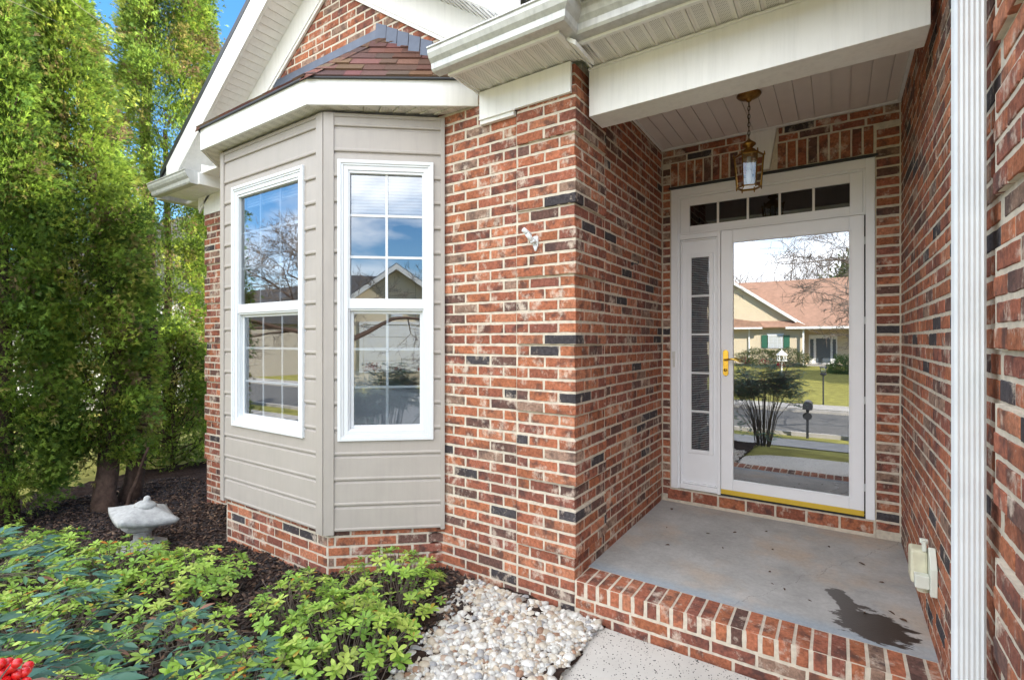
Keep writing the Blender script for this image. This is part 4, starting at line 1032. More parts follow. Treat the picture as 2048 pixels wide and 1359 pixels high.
# stone edging in the bed beyond the corner
for i in range(3):
    mb = MB(); x = -6.1 - i * .62; mb.box(x, x + .60, 3.65 + i * .02, 3.72 + i * .02, -.5, -.30)
    prop(mb.build('edging_stone', M_stone, bevel=.01), ['pale straight edging stone nearest the brick corner of the house', 'middle one of the three pale edging stones behind the arborvitae', 'pale edging stone farthest left from the brick corner'][i], 'edging', 'edging stones behind the arborvitae')

# ---------------------------------------------------------------- foliage
def rotv(v, axis, ang):
    axis = axis / np.linalg.norm(axis, axis=-1, keepdims=True); c = np.cos(ang)[..., None]; s = np.sin(ang)[..., None]
    return v * c + np.cross(axis, v) * s + axis * (v * axis).sum(-1, keepdims=True) * (1 - c)
def unit(v): return v / np.maximum(np.linalg.norm(v, axis=-1, keepdims=True), 1e-9)
def leaves(base, dirs, nrm, length, width, prof, fold=.25, droop=.15):
    """base,dirs,nrm (N,3); length,width (N,). prof: list of (t,w). returns V,F(quads)"""
    N = len(base); d = unit(dirs); s = unit(np.cross(d, nrm)); u = np.cross(s, d); m = len(prof)
    V = np.zeros((N, m, 3, 3))
    for i, (t, wd) in enumerate(prof):
        c = base + d * (length * t)[:, None] - u * (droop * length * t * t)[:, None]
        e = s * (width * wd * .5)[:, None]; up = u * (fold * width * wd * .5)[:, None]
        V[:, i, 0] = c - e + up; V[:, i, 1] = c; V[:, i, 2] = c + e + up
    idx = np.arange(N * m * 3).reshape(N, m, 3)
    F = []
    for i in range(m - 1):
        for k in (0, 1): F.append(np.stack([idx[:, i, k], idx[:, i, k + 1], idx[:, i + 1, k + 1], idx[:, i + 1, k]], -1))
    F = np.stack(F, 1).reshape(-1, 4)
    return V.reshape(-1, 3), F, (m - 1) * 2
def rand_unit(n):
    v = rng.normal(size=(n, 3)); return unit(v)

# ---- arborvitae
def arbor(cx, cy, z0, ztop, rad, lean, n, label, trunks, skirt=.6, gaps=0, tone=(1, 1, 1), thin=None):
    t = thing('arborvitae', (cx, cy, gz(cx, cy)), label, 'tree', 'tall arborvitae beside the house')
    # branch clumps spread over the crown, each carrying many flat sprays
    nb = n // 34; h = rng.random(nb) ** .9; z = z0 + h * (ztop - z0)
    prof = np.interp(h, [0, .08, .3, .6, .85, 1], [skirt, .95, 1, .80, .46, .05]) * rad
    th = rng.random(nb) * 2 * np.pi
    lump = 1 + .15 * np.sin(th * 3 + z * 1.9) + .14 * np.sin(th * 5 - z * 4.1 + 1) + .11 * np.sin(z * 9 + th * 4)
    rr = prof * lump * (rng.random(nb) ** .22) * rng.uniform(.86, 1.06, nb)
    bc = np.stack([cx + lean[0] * h + rr * np.cos(th), cy + lean[1] * h + rr * np.sin(th), z], -1)
    if gaps:
        g = np.sin(bc[:, 0] * 6.1 + bc[:, 2] * 4.3) * np.sin(bc[:, 2] * 3.7 + bc[:, 1] * 5.2 + 1.0); keep = g > -.62 + gaps * 0; keep |= rng.random(nb) < .25; bc = bc[keep]; th = th[keep]; nb = len(bc)
    if thin: keep = thin(bc); bc = bc[keep]; th = th[keep]; nb = len(bc)
    out = np.stack([np.cos(th), np.sin(th), np.full(nb, .75)], -1)
    per = 40; N = nb * per
    cl = np.repeat(np.arange(nb), per)
    off = rng.normal(size=(N, 3)) * np.array([.058, .058, .058]); base = bc[cl] + off
    d = unit(unit(out)[cl] * 1.0 + rng.normal(size=(N, 3)) * .34 + off * 4.0)
    tang = np.stack([-np.sin(th), np.cos(th), np.zeros(nb)], -1)[cl] + rng.normal(size=(N, 3)) * .55; nrm = unit(tang - d * (tang * d).sum(-1, keepdims=True))
    ln = rng.uniform(.032, .085, N); 
    # a spray = 3 narrow blades in a plane
    s = unit(np.cross(d, nrm)); Vs = []; Fs = []; k = 0; cols = []
    pal = np.array([(.235, .34, .050), (.30, .40, .06), (.38, .42, .07), (.14, .23, .045), (.38, .33, .10), (.30, .21, .11)]) * np.array(tone)
    cidx = rng.choice(6, nb, p=[.36, .24, .07, .22, .07, .04]); colb = pal[cidx] * rng.uniform(.5, 1.3, (nb, 1)); col = colb[cl] * rng.uniform(.75, 1.25, (N, 1))
    for a, lf, tip in ((0, 1, 1), (.42, .78, .8), (-.42, .78, .8), (.8, .5, .7), (-.8, .5, .7)):
        dd = unit(d * math.cos(a) + s * math.sin(a)); b0 = base + d * (ln * (.0 if a == 0 else .12 if abs(a) < .8 else .3))[:, None]; L_ = ln * lf
        sd_ = unit(np.cross(dd, nrm)) * (ln * .060)[:, None]; drop = np.array([0, 0, -1]) * (L_ * .22)[:, None]
        p0 = b0 - sd_ * .5; p1 = b0 + sd_ * .5; p2 = b0 + dd * (L_ * .6)[:, None] + sd_; p3 = b0 + dd * L_[:, None] + drop; p4 = b0 + dd * (L_ * .6)[:, None] - sd_
        V = np.stack([p0, p1, p2, p3, p4, p0], 1)[:, :5]
        idx = np.arange(N * 5).reshape(N, 5) + k; k += N * 5
        Vs.append(V.reshape(-1, 3)); Fs.append(np.stack([idx[:, 0], idx[:, 1], idx[:, 2], idx[:, 4]], -1)); Fs.append(np.stack([idx[:, 4], idx[:, 2], idx[:, 3], idx[:, 3]], -1)); cols += [col, col]
    V = np.vstack(Vs); F = np.vstack(Fs); colr = np.vstack(cols)
    quad = F[:, 2] != F[:, 3]
    # turn tip triangles into thin quads by reusing the tip vertex pair
    tri = F[~quad]; Vt = V[tri[:, 3]] + .0006; F[~quad, 3] = len(V) + np.arange(len(tri)); V = np.vstack([V, Vt])
    npmesh('crown', V, F, M_thuja, t, col=colr)
    mb = MB()
    for (p, r) in trunks: mb.tube(p, r, 10)
    # scaffold limbs
    for _ in range(60):
        hh = random.uniform(.03, .85); z_ = z0 + hh * (ztop - z0); a = random.uniform(0, 6.28); l = rad * random.uniform(.5, .95) * (1 - hh * .5)
        x_, y_ = cx + lean[0] * hh, cy + lean[1] * hh; x1, y1 = x_ + l * math.cos(a), y_ + l * math.sin(a)
        mb.tube([(x_, y_, z_ - .15), ((x_ + x1) / 2, (y_ + y1) / 2, z_ - .05 + random.uniform(-.05, .05)), (x1, y1, z_ + .18)], [.014, .009, .003], 5)
    mb.build('trunk', M_bark, t, smooth=True)
    return t
def trunkpath(x0, y0, z0, x1, y1, z1, r0, r1, k=7, wob=.03):
    P = []; rr = []
    for i in range(k + 1):
        f = i / k; P.append((x0 + (x1 - x0) * f + random.uniform(-wob, wob) * (f > 0), y0 + (y1 - y0) * f + random.uniform(-wob, wob) * (f > 0), z0 + (z1 - z0) * f)); rr.append((r0 + (r1 - r0) * f) * (1.35 if i == 0 else 1))
    return P, rr
arbor(-6.35, 1.92, .12, 5.35, .54, (-.34, -.30), 60000, 'middle arborvitae with a sunlit yellow green right edge and forked trunk behind the stone lantern',
      [trunkpath(-6.05, 1.86, -.45, -6.5, 2.1, 1.2, .105, .07), trunkpath(-6.25, 2.10, -.45, -6.30, 2.35, 1.5, .095, .06), trunkpath(-5.98, 1.98, -.4, -5.85, 2.15, .25, .022, .012, wob=.01), trunkpath(-6.5, 2.1, 1.1, -6.6, 1.72, 4.7, .07, .02)])
arbor(-6.55, 1.22, -.20, 4.45, .56, (.06, .0), 58000, 'leftmost arborvitae at the edge of the photograph, full down to the ground',
      [trunkpath(-6.5, 1.25, -.45, -6.55, 1.22, 4.2, .085, .02)], skirt=.9, gaps=.1, tone=(.95, 1.0, 1.05))
arbor(-7.75, 3.15, -.35, 1.55, .62, (0, 0), 15000, 'low ragged arborvitae growth between the trunks and the brick corner', [trunkpath(-7.75, 3.15, -.5, -7.7, 3.1, 1.1, .03, .01)], skirt=.7, gaps=.3)
arbor(-8.86, 3.50, -.1, 9.4, .86, (.08, .0), 150000, 'tallest arborvitae, with bare trunk showing between its foliage near the roof edge',
      [trunkpath(-9.1, 3.32, -.5, -9.08, 3.34, 8.6, .13, .03), trunkpath(-8.8, 3.5, -.5, -8.72, 3.45, 4.6, .08, .03)], gaps=0,
      thin=lambda b: ~((b[:, 2] > 3.3) & (b[:, 2] < 5.2) & (np.abs((b[:, 0] + 8.95) * .834 + (b[:, 1] - 3.42) * .551 + .16) < .20) & (rng.random(len(b)) < .86)))

# ---- azaleas
LP = [(0, .12), (.25, .55), (.55, .95), (.8, .85), (1.0, .12)]
def azalea(cx, cy, rx, ry, h, nros, label, sparse=1.0):
    h *= .95; nros = int(nros * .9)
    g = gz(cx, cy); t = thing('azalea_shrub', (cx, cy, g), label, 'shrub', 'low azalea shrubs along the bed')
    B = []; D = []; N_ = []; Ln = []; Cl = []; st = MB()
    pal = [(.27, .43, .06), (.34, .50, .08), (.21, .36, .06), (.40, .50, .10)]
    for i in range(nros):
        a = random.uniform(0, 6.28); r = math.sqrt(random.random()); x = cx + rx * r * math.cos(a); y = cy + ry * r * math.sin(a)
        hh = h * (1 - .55 * r * r) * random.uniform(.55, 1.05) + .03; z = gm(x, y) + hh
        if y > YW - .06 or (y > BF - .06 and -4.1 < x < -2.75) or (y > BF - .06 + (x - BX1) * .83 and -2.8 <= x < -2.1): continue
        c = np.array((x, y, z)); ax = np.array((x - cx, y - cy, .0)) * 1.1 + np.array((random.uniform(-.25, .25), random.uniform(-.25, .25), .9)); ax /= np.linalg.norm(ax)
        # stem
        bx, by = cx + (x - cx) * random.uniform(.25, .7), cy + (y - cy) * random.uniform(.25, .7)
        st.tube([(bx, by, gm(bx, by) - .01), ((bx + x) / 2 + random.uniform(-.02, .02), (by + y) / 2 + random.uniform(-.02, .02), g + hh * .5), (x, y, z)], [.0035, .0025, .0018], 4, cap=False)
        k = random.choice((5, 6, 7, 8)); ph = random.uniform(0, 6.28); e1 = np.cross(ax, (0, 0, 1.0)) + np.array((.01, 0, 0)); e1 /= np.linalg.norm(e1); e2 = np.cross(ax, e1)
        sz = random.uniform(.75, 1.15); base_col = np.array(random.choice(pal)) * random.uniform(.8, 1.15)
        for j in range(k + 3):
            inner = j >= k; an = ph + 2 * math.pi * j / k + random.uniform(-.2, .2); el = random.uniform(.15, .5) if not inner else random.uniform(.8, 1.15)
            d = (e1 * math.cos(an) + e2 * math.sin(an)) * math.cos(el) + ax * math.sin(el)
            B.append(c + d * .003); D.append(d); N_.append(ax + np.array((0, 0, .15))); Ln.append(random.uniform(.034, .052) * sz * (.6 if inner else 1))
            cc = base_col * random.uniform(.85, 1.2)
            q = random.random()
            if q < .022 and not inner: cc = np.array((.50, .19, .03))
            elif q < .035: cc = np.array((.45, .34, .05))
            Cl.append(cc)
        # lower leaves along the stem
        for j in range(int(3 * sparse)):
            f = random.uniform(.45, .9); p = np.array((bx + (x - bx) * f, by + (y - by) * f, g + hh * f)); an = random.uniform(0, 6.28); d = np.array((math.cos(an), math.sin(an), random.uniform(-.1, .5)))
            B.append(p); D.append(d); N_.append(np.array((0, 0, 1.)) + .3 * np.array((random.uniform(-1, 1), random.uniform(-1, 1), 0))); Ln.append(random.uniform(.02, .034)); Cl.append(np.array(pal[2]) * random.uniform(.7, 1.1))
    B, D, N_, Ln = map(np.array, (B, D, N_, Ln)); V, F, per = leaves(B, D, N_, Ln, Ln * .44, LP, .22, .18)
    npmesh('foliage', V, F, M_leaf, t, col=np.repeat(np.array(Cl), per, 0))
    for _ in range(int(26 * rx / .4)):   # bare tangled twigs inside
        a = random.uniform(0, 6.28); r = random.random() * .9; x = cx + rx * r * math.cos(a); y = cy + ry * r * math.sin(a)
        if y > 2.45 or (y > 1.95 and x < -2.2): continue
        a2 = random.uniform(0, 6.28); l = random.uniform(.08, .25); st.tube([(x, y, gm(x, y) + .0), (x + l * .5 * math.cos(a2), y + l * .5 * math.sin(a2), g + random.uniform(.04, .12)), (x + l * math.cos(a2), y + l * math.sin(a2), g + random.uniform(.03, .2) * h / .25)], [.003, .0022, .0012], 4, cap=False)
    st.build('stems', M_twig, t)
AZ = [(-2.12, 1.98, .34, .30, .30, 95, 'azalea nearest the corner where the bay meets the brick pier'),
      (-1.95, 1.50, .36, .30, .26, 110, 'azalea spilling over the edge of the white pebbles'),
      (-2.45, 1.62, .27, .26, .24, 60, 'small sparse azalea in the mulch below the corner board'),
      (-2.02, 1.02, .36, .30, .24, 110, 'azalea at the bottom edge of the photograph beside the pebbles'),
      (-2.75, 1.12, .34, .30, .20, 60, 'azalea in the bottom middle of the bed, between nandina and pebbles'),
      (-3.35, 1.45, .42, .32, .22, 110, 'azalea in front of the bay window with a dark mulch strip behind it'),
      (-3.92, 1.26, .42, .34, .26, 125, 'azalea just to the right of and in front of the stone lantern'),
      (-3.45, .80, .44, .34, .24, 130, 'azalea behind the nandina leaves in the lower left'),
      (-4.60, 1.12, .44, .30, .235, 120, 'azalea at the far left directly in front of the stone lantern'),
      (-4.25, .62, .46, .30, .24, 110, 'azalea at the left edge of the photograph behind the nandina'),
      (-2.75, .55, .40, .30, .24, 80, 'azalea lowest in the left half of the bed under the nandina leaves'),
      (-5.45, .95, .40, .32, .18, 70, 'azalea at the foot of the leftmost arborvitae')]
for a in AZ: azalea(*a)

# ---- nandina close to the camera
nd_o = (-.98, -.30)
nn = thing('nandina_bush', (nd_o[0], nd_o[1], gz(*nd_o)), 'blue green nandina with narrow leaves and red berries in the left foreground', 'shrub')
st = MB(); B = []; D = []; N_ = []; Ln = []; Cl = []; BR = []
def frond(p0, dr, ln):
    """compound leaf: rachis with pairs of side branches carrying three leaflets each"""
    dr = dr / np.linalg.norm(dr); side = np.cross(dr, (0, 0, 1.)); side /= np.linalg.norm(side) + 1e-9; up = np.cross(side, dr); pts = []
    for i in range(6): f = i / 5; pts.append(p0 + dr * ln * f - np.array((0, 0, 1.)) * ln * .30 * f * f)
    st.tube([tuple(p) for p in pts], [.0014, .0013, .0012, .001, .0009, .0008], 5, cap=False)
    tone = random.uniform(.8, 1.2)
    for i, p in enumerate(pts[1:], 1):
        f = i / 5; sgs = (-1, 1) if i < 5 else (0,)
        for sg in sgs:
            sd_ = dr * (.7 if sg else 1) + side * sg * .8 + np.array((0, 0, random.uniform(-.25, .15))); sd_ /= np.linalg.norm(sd_); sl2 = ln * (.42 - .28 * f) * random.uniform(.8, 1.1) if sg else .012
            q = p + sd_ * sl2; st.tube([tuple(p), tuple(q)], [.0009, .0007], 4, cap=False)
            nodes = [q] + ([p + sd_ * sl2 * .5] if sl2 > .06 else [])
            for m, nd_ in enumerate(nodes):
                ss = np.cross(sd_, (0, 0, 1.)); ss /= np.linalg.norm(ss) + 1e-9
                for a in ((0, .75, -.75) if m == 0 else (1.0, -1.0)):
                    d = sd_ * math.cos(a) + ss * math.sin(a) + np.array((0, 0, random.uniform(-.35, .1))); l = random.uniform(.040, .058) * (1 if a == 0 else .82)
                    if (nd_[0] + 0) ** 2 + (nd_[1]) ** 2 + (nd_[2] - ZC) ** 2 < .86 ** 2: continue
                    B.append(nd_); D.append(d); N_.append(np.array((random.uniform(-.35, .35), random.uniform(-.35, .35), 1.))); Ln.append(l)
                    c = np.array(random.choice([(.065, .17, .125), (.055, .14, .10), (.08, .185, .115), (.075, .17, .07)])) * tone * random.uniform(.85, 1.15)
                    if random.random() < .03: c = np.array((.20, .22, .06))
                    if random.random() < .02: c = np.array((.28, .14, .09))
                    Cl.append(c)
ntop = []
for i in range(40):
    a = random.uniform(0, 6.28); r0 = random.uniform(.02, .14); lean = random.uniform(.1, .75); zt = random.uniform(.45, 1.12 - lean * .25) + .1
    x0, y0 = nd_o[0] + r0 * math.cos(a), nd_o[1] + r0 * math.sin(a); x1, y1 = x0 + lean * math.cos(a) * .75, y0 + lean * math.sin(a) * .75
    if x1 > -.42 or y1 > .12: continue
    P = [(x0, y0, gz(x0, y0) - .02), (x0 + (x1 - x0) * .25, y0 + (y1 - y0) * .25, .15), (x0 + (x1 - x0) * .6, y0 + (y1 - y0) * .6, zt * .65), (x1, y1, zt)]
    st.tube(P, [.008, .006, .004, .0025], 6); ntop.append((x1, y1, zt))
    for k in range(13):
        f = 1 - k * .045; b = np.array(P[2]) * (1 - f) * 2.2 + np.array(P[3]) * (1 - (1 - f) * 2.2) if f > .55 else np.array(P[2])
        an = a + random.uniform(-2.2, 2.2); frond(b, np.array((math.cos(an), math.sin(an), random.uniform(.0, .9))), random.uniform(.16, .30))
# the arching shoots that reach into the lower left of the view
shoots = [((-1.40, .22, .54), (-1.90, .58, .52)), ((-1.35, .25, .46), (-1.72, .66, .42)), ((-1.4, .05, .56), (-2.15, .42, .66)), ((-1.1, .2, .40), (-1.35, .72, .31)), ((-1.2, .3, .40), (-1.60, .82, .28)),
          ((-1.0, .2, .32), (-1.05, .78, .15)), ((-1.2, .2, .36), (-1.60, .72, .23)), ((-.9, .2, .2), (-.78, .80, .05)), ((-1.5, .1, .50), (-2.3, .62, .54)), ((-1.6, .1, .55), (-2.10, .34, .72)), ((-1.3, .1, .55), (-1.62, .48, .50)), ((-1.2, .1, .4), (-1.30, .66, .18)),
          ((-1.4, .1, .5), (-1.80, .44, .60)), ((-1.3, .15, .45), (-1.50, .58, .36)), ((-1.5, .15, .5), (-2.0, .50, .40))]
for a, b in shoots:
    a = np.array(a); b = np.array(b); root = (nd_o[0] + random.uniform(-.1, .1), nd_o[1] + random.uniform(-.1, .1), -.25)
    st.tube([root, tuple((np.array(root) + a) / 2 + np.array((0, 0, .05))), tuple(a), tuple(b)], [.0035, .003, .002, .0013], 6)
    for k in range(3):
        p = a + (b - a) * (1 - k * .14); an = math.atan2(b[1] - a[1], b[0] - a[0]) + (0 if k == 0 else random.choice((-1, 1)) * random.uniform(.5, 1.3)); frond(p, np.array((math.cos(an), math.sin(an), random.uniform(-.25, .25))), random.uniform(.15, .23))
B, D, N_, Ln = map(np.array, (B, D, N_, Ln)); NP = [(0, .06), (.15, .55), (.38, 1.0), (.62, .85), (.84, .42), (1.0, .03)]
V, F, per = leaves(B, D, N_, Ln, Ln * .35, NP, .30, .12); npmesh('leaflets', V, F, M_nand, nn, col=np.repeat(np.array(Cl), per, 0), smooth=False)
st.build('stems', mat('nandina_stem', (.11, .085, .06), .8), nn)
def berries(c, n, sp):
    global IV, IF
    VV = []; FF = []; k = 0
    for i in range(n):
        p = np.array(c) + np.clip(rng.normal(size=3), -1.6, 1.6) * sp; r = rng.uniform(.0046, .0056); VV.append(IV * r + p); FF.append(IF + k); k += len(IV)
    return np.vstack(VV), np.vstack(FF)
for c, n, sp in (((-.735, .146, .984), 34, (.0078, .0078, .011)), ((-1.25, -.10, 1.02), 60, (.06, .04, .03)), ((-.75, -.30, .95), 60, (.05, .04, .03)), ((-1.0, -.45, 1.0), 50, (.05, .05, .03)), ((-.95, -.1, .72), 40, (.04, .04, .03))):
    v, f = berries(c, n, sp); npmesh('berry_cluster', v, f, M_berry, nn, smooth=True)

# ---------------------------------------------------------------- bare trees
def bare_tree(x, y, h, seed, label, name='bare_tree', mt=None, spread=1.0, depth=6, r0=.13, only=None, group='bare winter trees along the street'):
    rd = random.Random(seed); g = gz(x, y); t = thing(name, (x, y, g), label, 'tree', group); mb = MB(); tw = MB()
    def grow(p, d, l, r, k):
        r = max(r, .0055)
        n = 4 if k < 3 else 3; pts = [p]; dd = d.copy()
        for i in range(n):
            dd = (dd + Vector((rd.uniform(-1, 1), rd.uniform(-1, 1), rd.uniform(-.6, .8))) * .17 + Vector((0, 0, .03 if k < 2 else -.02))).normalized(); pts.append(pts[-1] + dd * l / n)
        (mb if k < 3 else tw).tube([tuple(q) for q in pts], [r * (1 - .42 * i / n) for i in range(n + 1)], 6 if k < 2 else 3 if k > 3 else 4, cap=False)
        if k >= depth: return
        m = rd.choice((2, 3, 3)) if k < 2 else rd.choice((3, 3, 4))
        for i in range(m):
            b = pts[-1] if i == 0 or k == 0 and i < 2 else pts[rd.randint(max(1, n - 2), n)] if k < 1 else pts[rd.randint(1, n)]
            a = Vector((rd.uniform(-1, 1), rd.uniform(-1, 1), rd.uniform(-.5, .5))).normalized(); nd2 = (dd + a * (.75 * spread if k else .9 * spread)).normalized()
            grow(b, nd2, l * rd.uniform(.58, .82), r * (.60 if i == 0 else .45), k + 1)
    grow(Vector((x, y, g)), Vector((0, 0, 1)), h * .30, r0, 0)
    mb.build('trunk', M_bark, t); tw.build('twigs', mt or M_twig, t)
    return t
def lapmat(name, col, pitch=.14):
    m = mat(name, col, .7, noise=.04, nscale=2); t = m.node_tree; p = t.nodes['Principled BSDF']
    g = nd(t, 'ShaderNodeNewGeometry'); sp = nd(t, 'ShaderNodeSeparateXYZ'); t.links.new(g.outputs['Position'], sp.inputs[0])
    dv_ = nd(t, 'ShaderNodeMath', operation='DIVIDE'); dv_.inputs[1].default_value = pitch; t.links.new(sp.outputs['Z'], dv_.inputs[0])
    fr = nd(t, 'ShaderNodeMath', operation='FRACT'); t.links.new(dv_.outputs[0], fr.inputs[0])
    b = nd(t, 'ShaderNodeBump', Distance=.02); b.inputs['Strength'].default_value = .8; b.invert = True
    t.links.new(fr.outputs[0], b.inputs['Height']); t.links.new(b.outputs[0], p.inputs['Normal']); return m
M_cream_s = lapmat('cream_lap_siding', (.62, .52, .36)); M_green = mat('green_shutter_paint', (.03, .13, .075), .5)
M_roof2 = mat('brown_shingle_roof', (.36, .21, .145), .95, noise=.18, nscale=3, bump=.4, bscale=14, detail=8); M_roof3 = mat('dark_shingle_roof', (.06, .06, .065), .95, noise=.2, nscale=4, bump=.4, bscale=14)
M_win = mat('far_window_glass', (.10, .12, .14), .08)
# ---- house across the street (seen mirrored in the storm door)
H = thing('opposite_house', (-2.4, -36, -.65), 'cream sided house across the street with brown roof and green shutters', 'house')
YH = -36.0
mb = MB(); mb.box(-12.5, -2.30, YH - 8, YH, -1.2, 2.35); mb.box(-2.30, 7.5, YH - 8, YH - 1.8, -1.2, 2.35)
mb.prism([(-12.5, 2.35), (-2.0, 2.35), (-7.9, 6.3)], 'y', YH - 7.9, YH + .01); mb.build('wall', M_cream_s, H)
mb = MB(); mb.prism([(YH + .6, 2.30), (YH + .6, 2.38), (YH - 4.5, 6.5), (YH - 10, 2.38), (YH - 10, 2.30), (YH - 4.5, 6.38)], 'x', -8.0, 8.2)
mb.prism([(-1.75, 2.18), (-1.75, 2.30), (-7.9, 6.72), (-14, 2.30), (-14, 2.18), (-7.9, 6.58)], 'y', YH - 8.2, YH + .35)
mb.prism([(-7.2, 2.34), (-4.9, 2.34), (-5.2, 2.75), (-7.2, 3.1)], 'y', YH, YH + .7); mb.prism([(-3.3, 2.34), (-1.8, 2.34), (-2.6, 2.75)], 'y', YH + .3, YH + .6)
mb.build('roof', M_roof2, H)
mb = MB()
for a, b in (((-1.75, 2.22), (-7.9, 6.62)), ((-14, 2.22), (-7.9, 6.62))):
    mb.hexa([(a[0], YH + .352, a[1] - .22), (b[0], YH + .352, b[1] - .22), (b[0], YH + .42, b[1] - .22), (a[0], YH + .42, a[1] - .22), (a[0], YH + .352, a[1] + .06), (b[0], YH + .352, b[1] + .06), (b[0], YH + .42, b[1] + .06), (a[0], YH + .42, a[1] + .06)])
mb.box(-3.4, 8.2, YH + .602, YH + .72, 2.18, 2.36); mb.box(-8.6, -5.0, YH + .702, YH + .8, 2.2, 2.35); mb.box(-2.28, -2.16, YH + .30, YH + .4, -.6, 2.2); mb.box(-6.1, -6.0, YH + .05, YH + .14, -.6, 2.2)
mb.box(.8, .95, YH + .3, YH + .45, -.6, 2.3); mb.build('white_trim', M_white, H)
mb = MB(); mb.box(-4.66, -3.65, YH + .01, YH + .08, .70, 1.72); mb.box(-4.75, -3.56, YH + .01, YH + .06, 1.72, 1.86); w1 = mb.build('window', M_vinyl, H)
mb = MB()
for i in range(3):
    for j in range(4): x0 = -4.60 + i * .305; z0 = .76 + j * .235; mb.box(x0, x0 + .28, YH + .081, YH + .085, z0, z0 + .21)
mb.build('panes', mat('bright_window_glass', (.55, .57, .55), .1), w1)
for x in (-5.14, -3.60 + .02): 
    mb = MB(); mb.box(x, x + .42, YH + .012, YH + .07, .70, 1.72); mb.build('shutter', M_green, H)
mb = MB(); mb.box(-1.95, -.05, YH - 1.80, YH - 1.70, -.55, 1.75); dd = mb.build('entry', M_white, H)
mb = MB(); mb.box(-1.45, -.50, YH - 1.69, YH - 1.66, -.45, 1.45); mb.box(-1.85, -1.62, YH - 1.69, YH - 1.66, -.1, 1.40); mb.box(-.36, -.14, YH - 1.69, YH - 1.66, -.1, 1.40); mb.build('dark_door_panes', M_win, dd)
mb = MB(); mb.box(-3, 2.5, YH - 1.65, YH + .3, -1.0, -.58); mb.build('porch_floor', M_conc, H)

def leafblob(name, c, r, n, mt, pal, label, cat, group=None, boxy=False, size=.07, trunk=None):
    t = thing(name, (c[0], c[1], gz(c[0], c[1])), label, cat, group)
    v = rand_unit(n); q = rng.random(n) ** .25
    if boxy: v = v / np.max(np.abs(v), axis=1, keepdims=True) ** .75
    lump = 1 + .12 * np.sin(v[:, 0] * 7 + v[:, 2] * 5) + .10 * np.sin(v[:, 1] * 9 + 2)
    P = np.array(c) + v * q[:, None] * lump[:, None] * np.array(r); P[:, 2] = np.maximum(P[:, 2], gz(c[0], c[1]) + .02)
    col = np.array(pal)[rng.integers(0, len(pal), n)] * rng.uniform(.7, 1.3, (n, 1)); ln = rng.uniform(.6, 1.4, n) * size
    V, F, per = leaves(P, v + rng.normal(size=(n, 3)) * .7, rand_unit(n), ln, ln * .5, [(0, .2), (.5, 1), (1, .1)]); npmesh('foliage', V, F, mt, t, col=np.repeat(col, per, 0))
    if trunk: m_ = MB(); m_.tube([(c[0], c[1], gz(c[0], c[1]) - .1), (c[0] + .05, c[1], c[2])], trunk, 8); m_.build('trunk', M_bark, t)
    return t
HG = [(.09, .115, .035), (.13, .13, .04), (.06, .09, .03)]
leafblob('hedge', (-4.2, -34.2, -.25), (2.3, .8, .85), 9000, M_leaf, HG, 'clipped olive hedge under the shuttered window across the street', 'hedge', boxy=True, size=.10)
leafblob('round_shrub', (.35, -30.5, -.75), (.95, .9, 1.1), 6000, M_leaf, [(.09, .17, .03), (.13, .22, .04)], 'rounded bright green shrub beside the opposite front door', 'shrub', size=.10)
leafblob('evergreen_tree', (2.0, -50, 5.6), (3.2, 3, 4.2), 9000, M_leaf, [(.09, .13, .04), (.13, .16, .05)], 'bushy evergreen rising behind the brown roof across the street', 'tree', size=.30, trunk=.25)
# mailbox, lawn lamp and bird feeder
mbx = thing('mailbox', (-.62, -5.8, gz(-.62, -5.8)), 'black mailbox on a dark post at the near kerb', 'mailbox'); g = gz(-.62, -5.8)
mb = MB(); mb.box(-.655, -.60, -5.83, -5.77, g - .1, g + .72); mb.box(-.66, -.58, -5.95, -5.65, g + .66, g + .70); mb.build('post', M_black, mbx, bevel=.006)
mb = MB(); mb.prism([(-.72, g + .701)] + [(-.62 - .10 * math.cos(a), g + .80 + .10 * math.sin(a)) for a in [math.pi * i / 10 for i in range(11)]] + [(-.52, g + .701)], 'y', -6.02, -5.55); mb.build('box', M_black, mbx)
mb = MB(); mb.prism([(-.63 + .10 * math.cos(a), g + .52 + .09 * math.sin(a)) for a in [2 * math.pi * i / 16 for i in range(16)]], 'y', -5.765, -5.74); mb.build('number_plaque', M_black, mbx)
ll = thing('lawn_lamp', (-.45, -13.0, -1.0), 'small black post lamp standing on the lawn across the street', 'lamp post')
mb = MB(); mb.tube([(-.45, -13, -1.1), (-.45, -13, .02)], .025, 8); mb.build('post', M_black, ll)
mb = MB(); mb.lathe([(.03, .02), (.10, .06), (.11, .12), (.08, .14)], (-.45, -13, 0), 12); mb.build('lamp_base', M_black, ll)
mb = MB(); mb.lathe([(.05, .38), (.12, .36), (.13, .34)], (-.45, -13, 0), 12); mb.build('lamp_cap', M_black, ll)
mb = MB(); mb.lathe([(.08, .141), (.10, .20), (.10, .30), (.09, .339)], (-.45, -13, 0), 12); mb.build('globe', M_glasslamp, ll, smooth=True)
bf = thing('bird_feeder', (-2.75, -24.5, -1.03), 'white gazebo shaped bird feeder on a pole in front of the hedge', 'bird feeder')
mb = MB(); mb.tube([(-2.75, -24.5, -1.1), (-2.75, -24.5, .10)], .04, 8); mb.build('pole', M_white, bf)
mb = MB(); mb.lathe([(.28, .10), (.28, .16)], (-2.75, -24.5, 0), 6)
for k in range(6): a = math.pi * k / 3; mb.tube([(-2.75 + .22 * math.cos(a), -24.5 + .22 * math.sin(a), .16), (-2.75 + .22 * math.cos(a), -24.5 + .22 * math.sin(a), .45)], .03, 6)
mb.build('gazebo', M_white, bf)
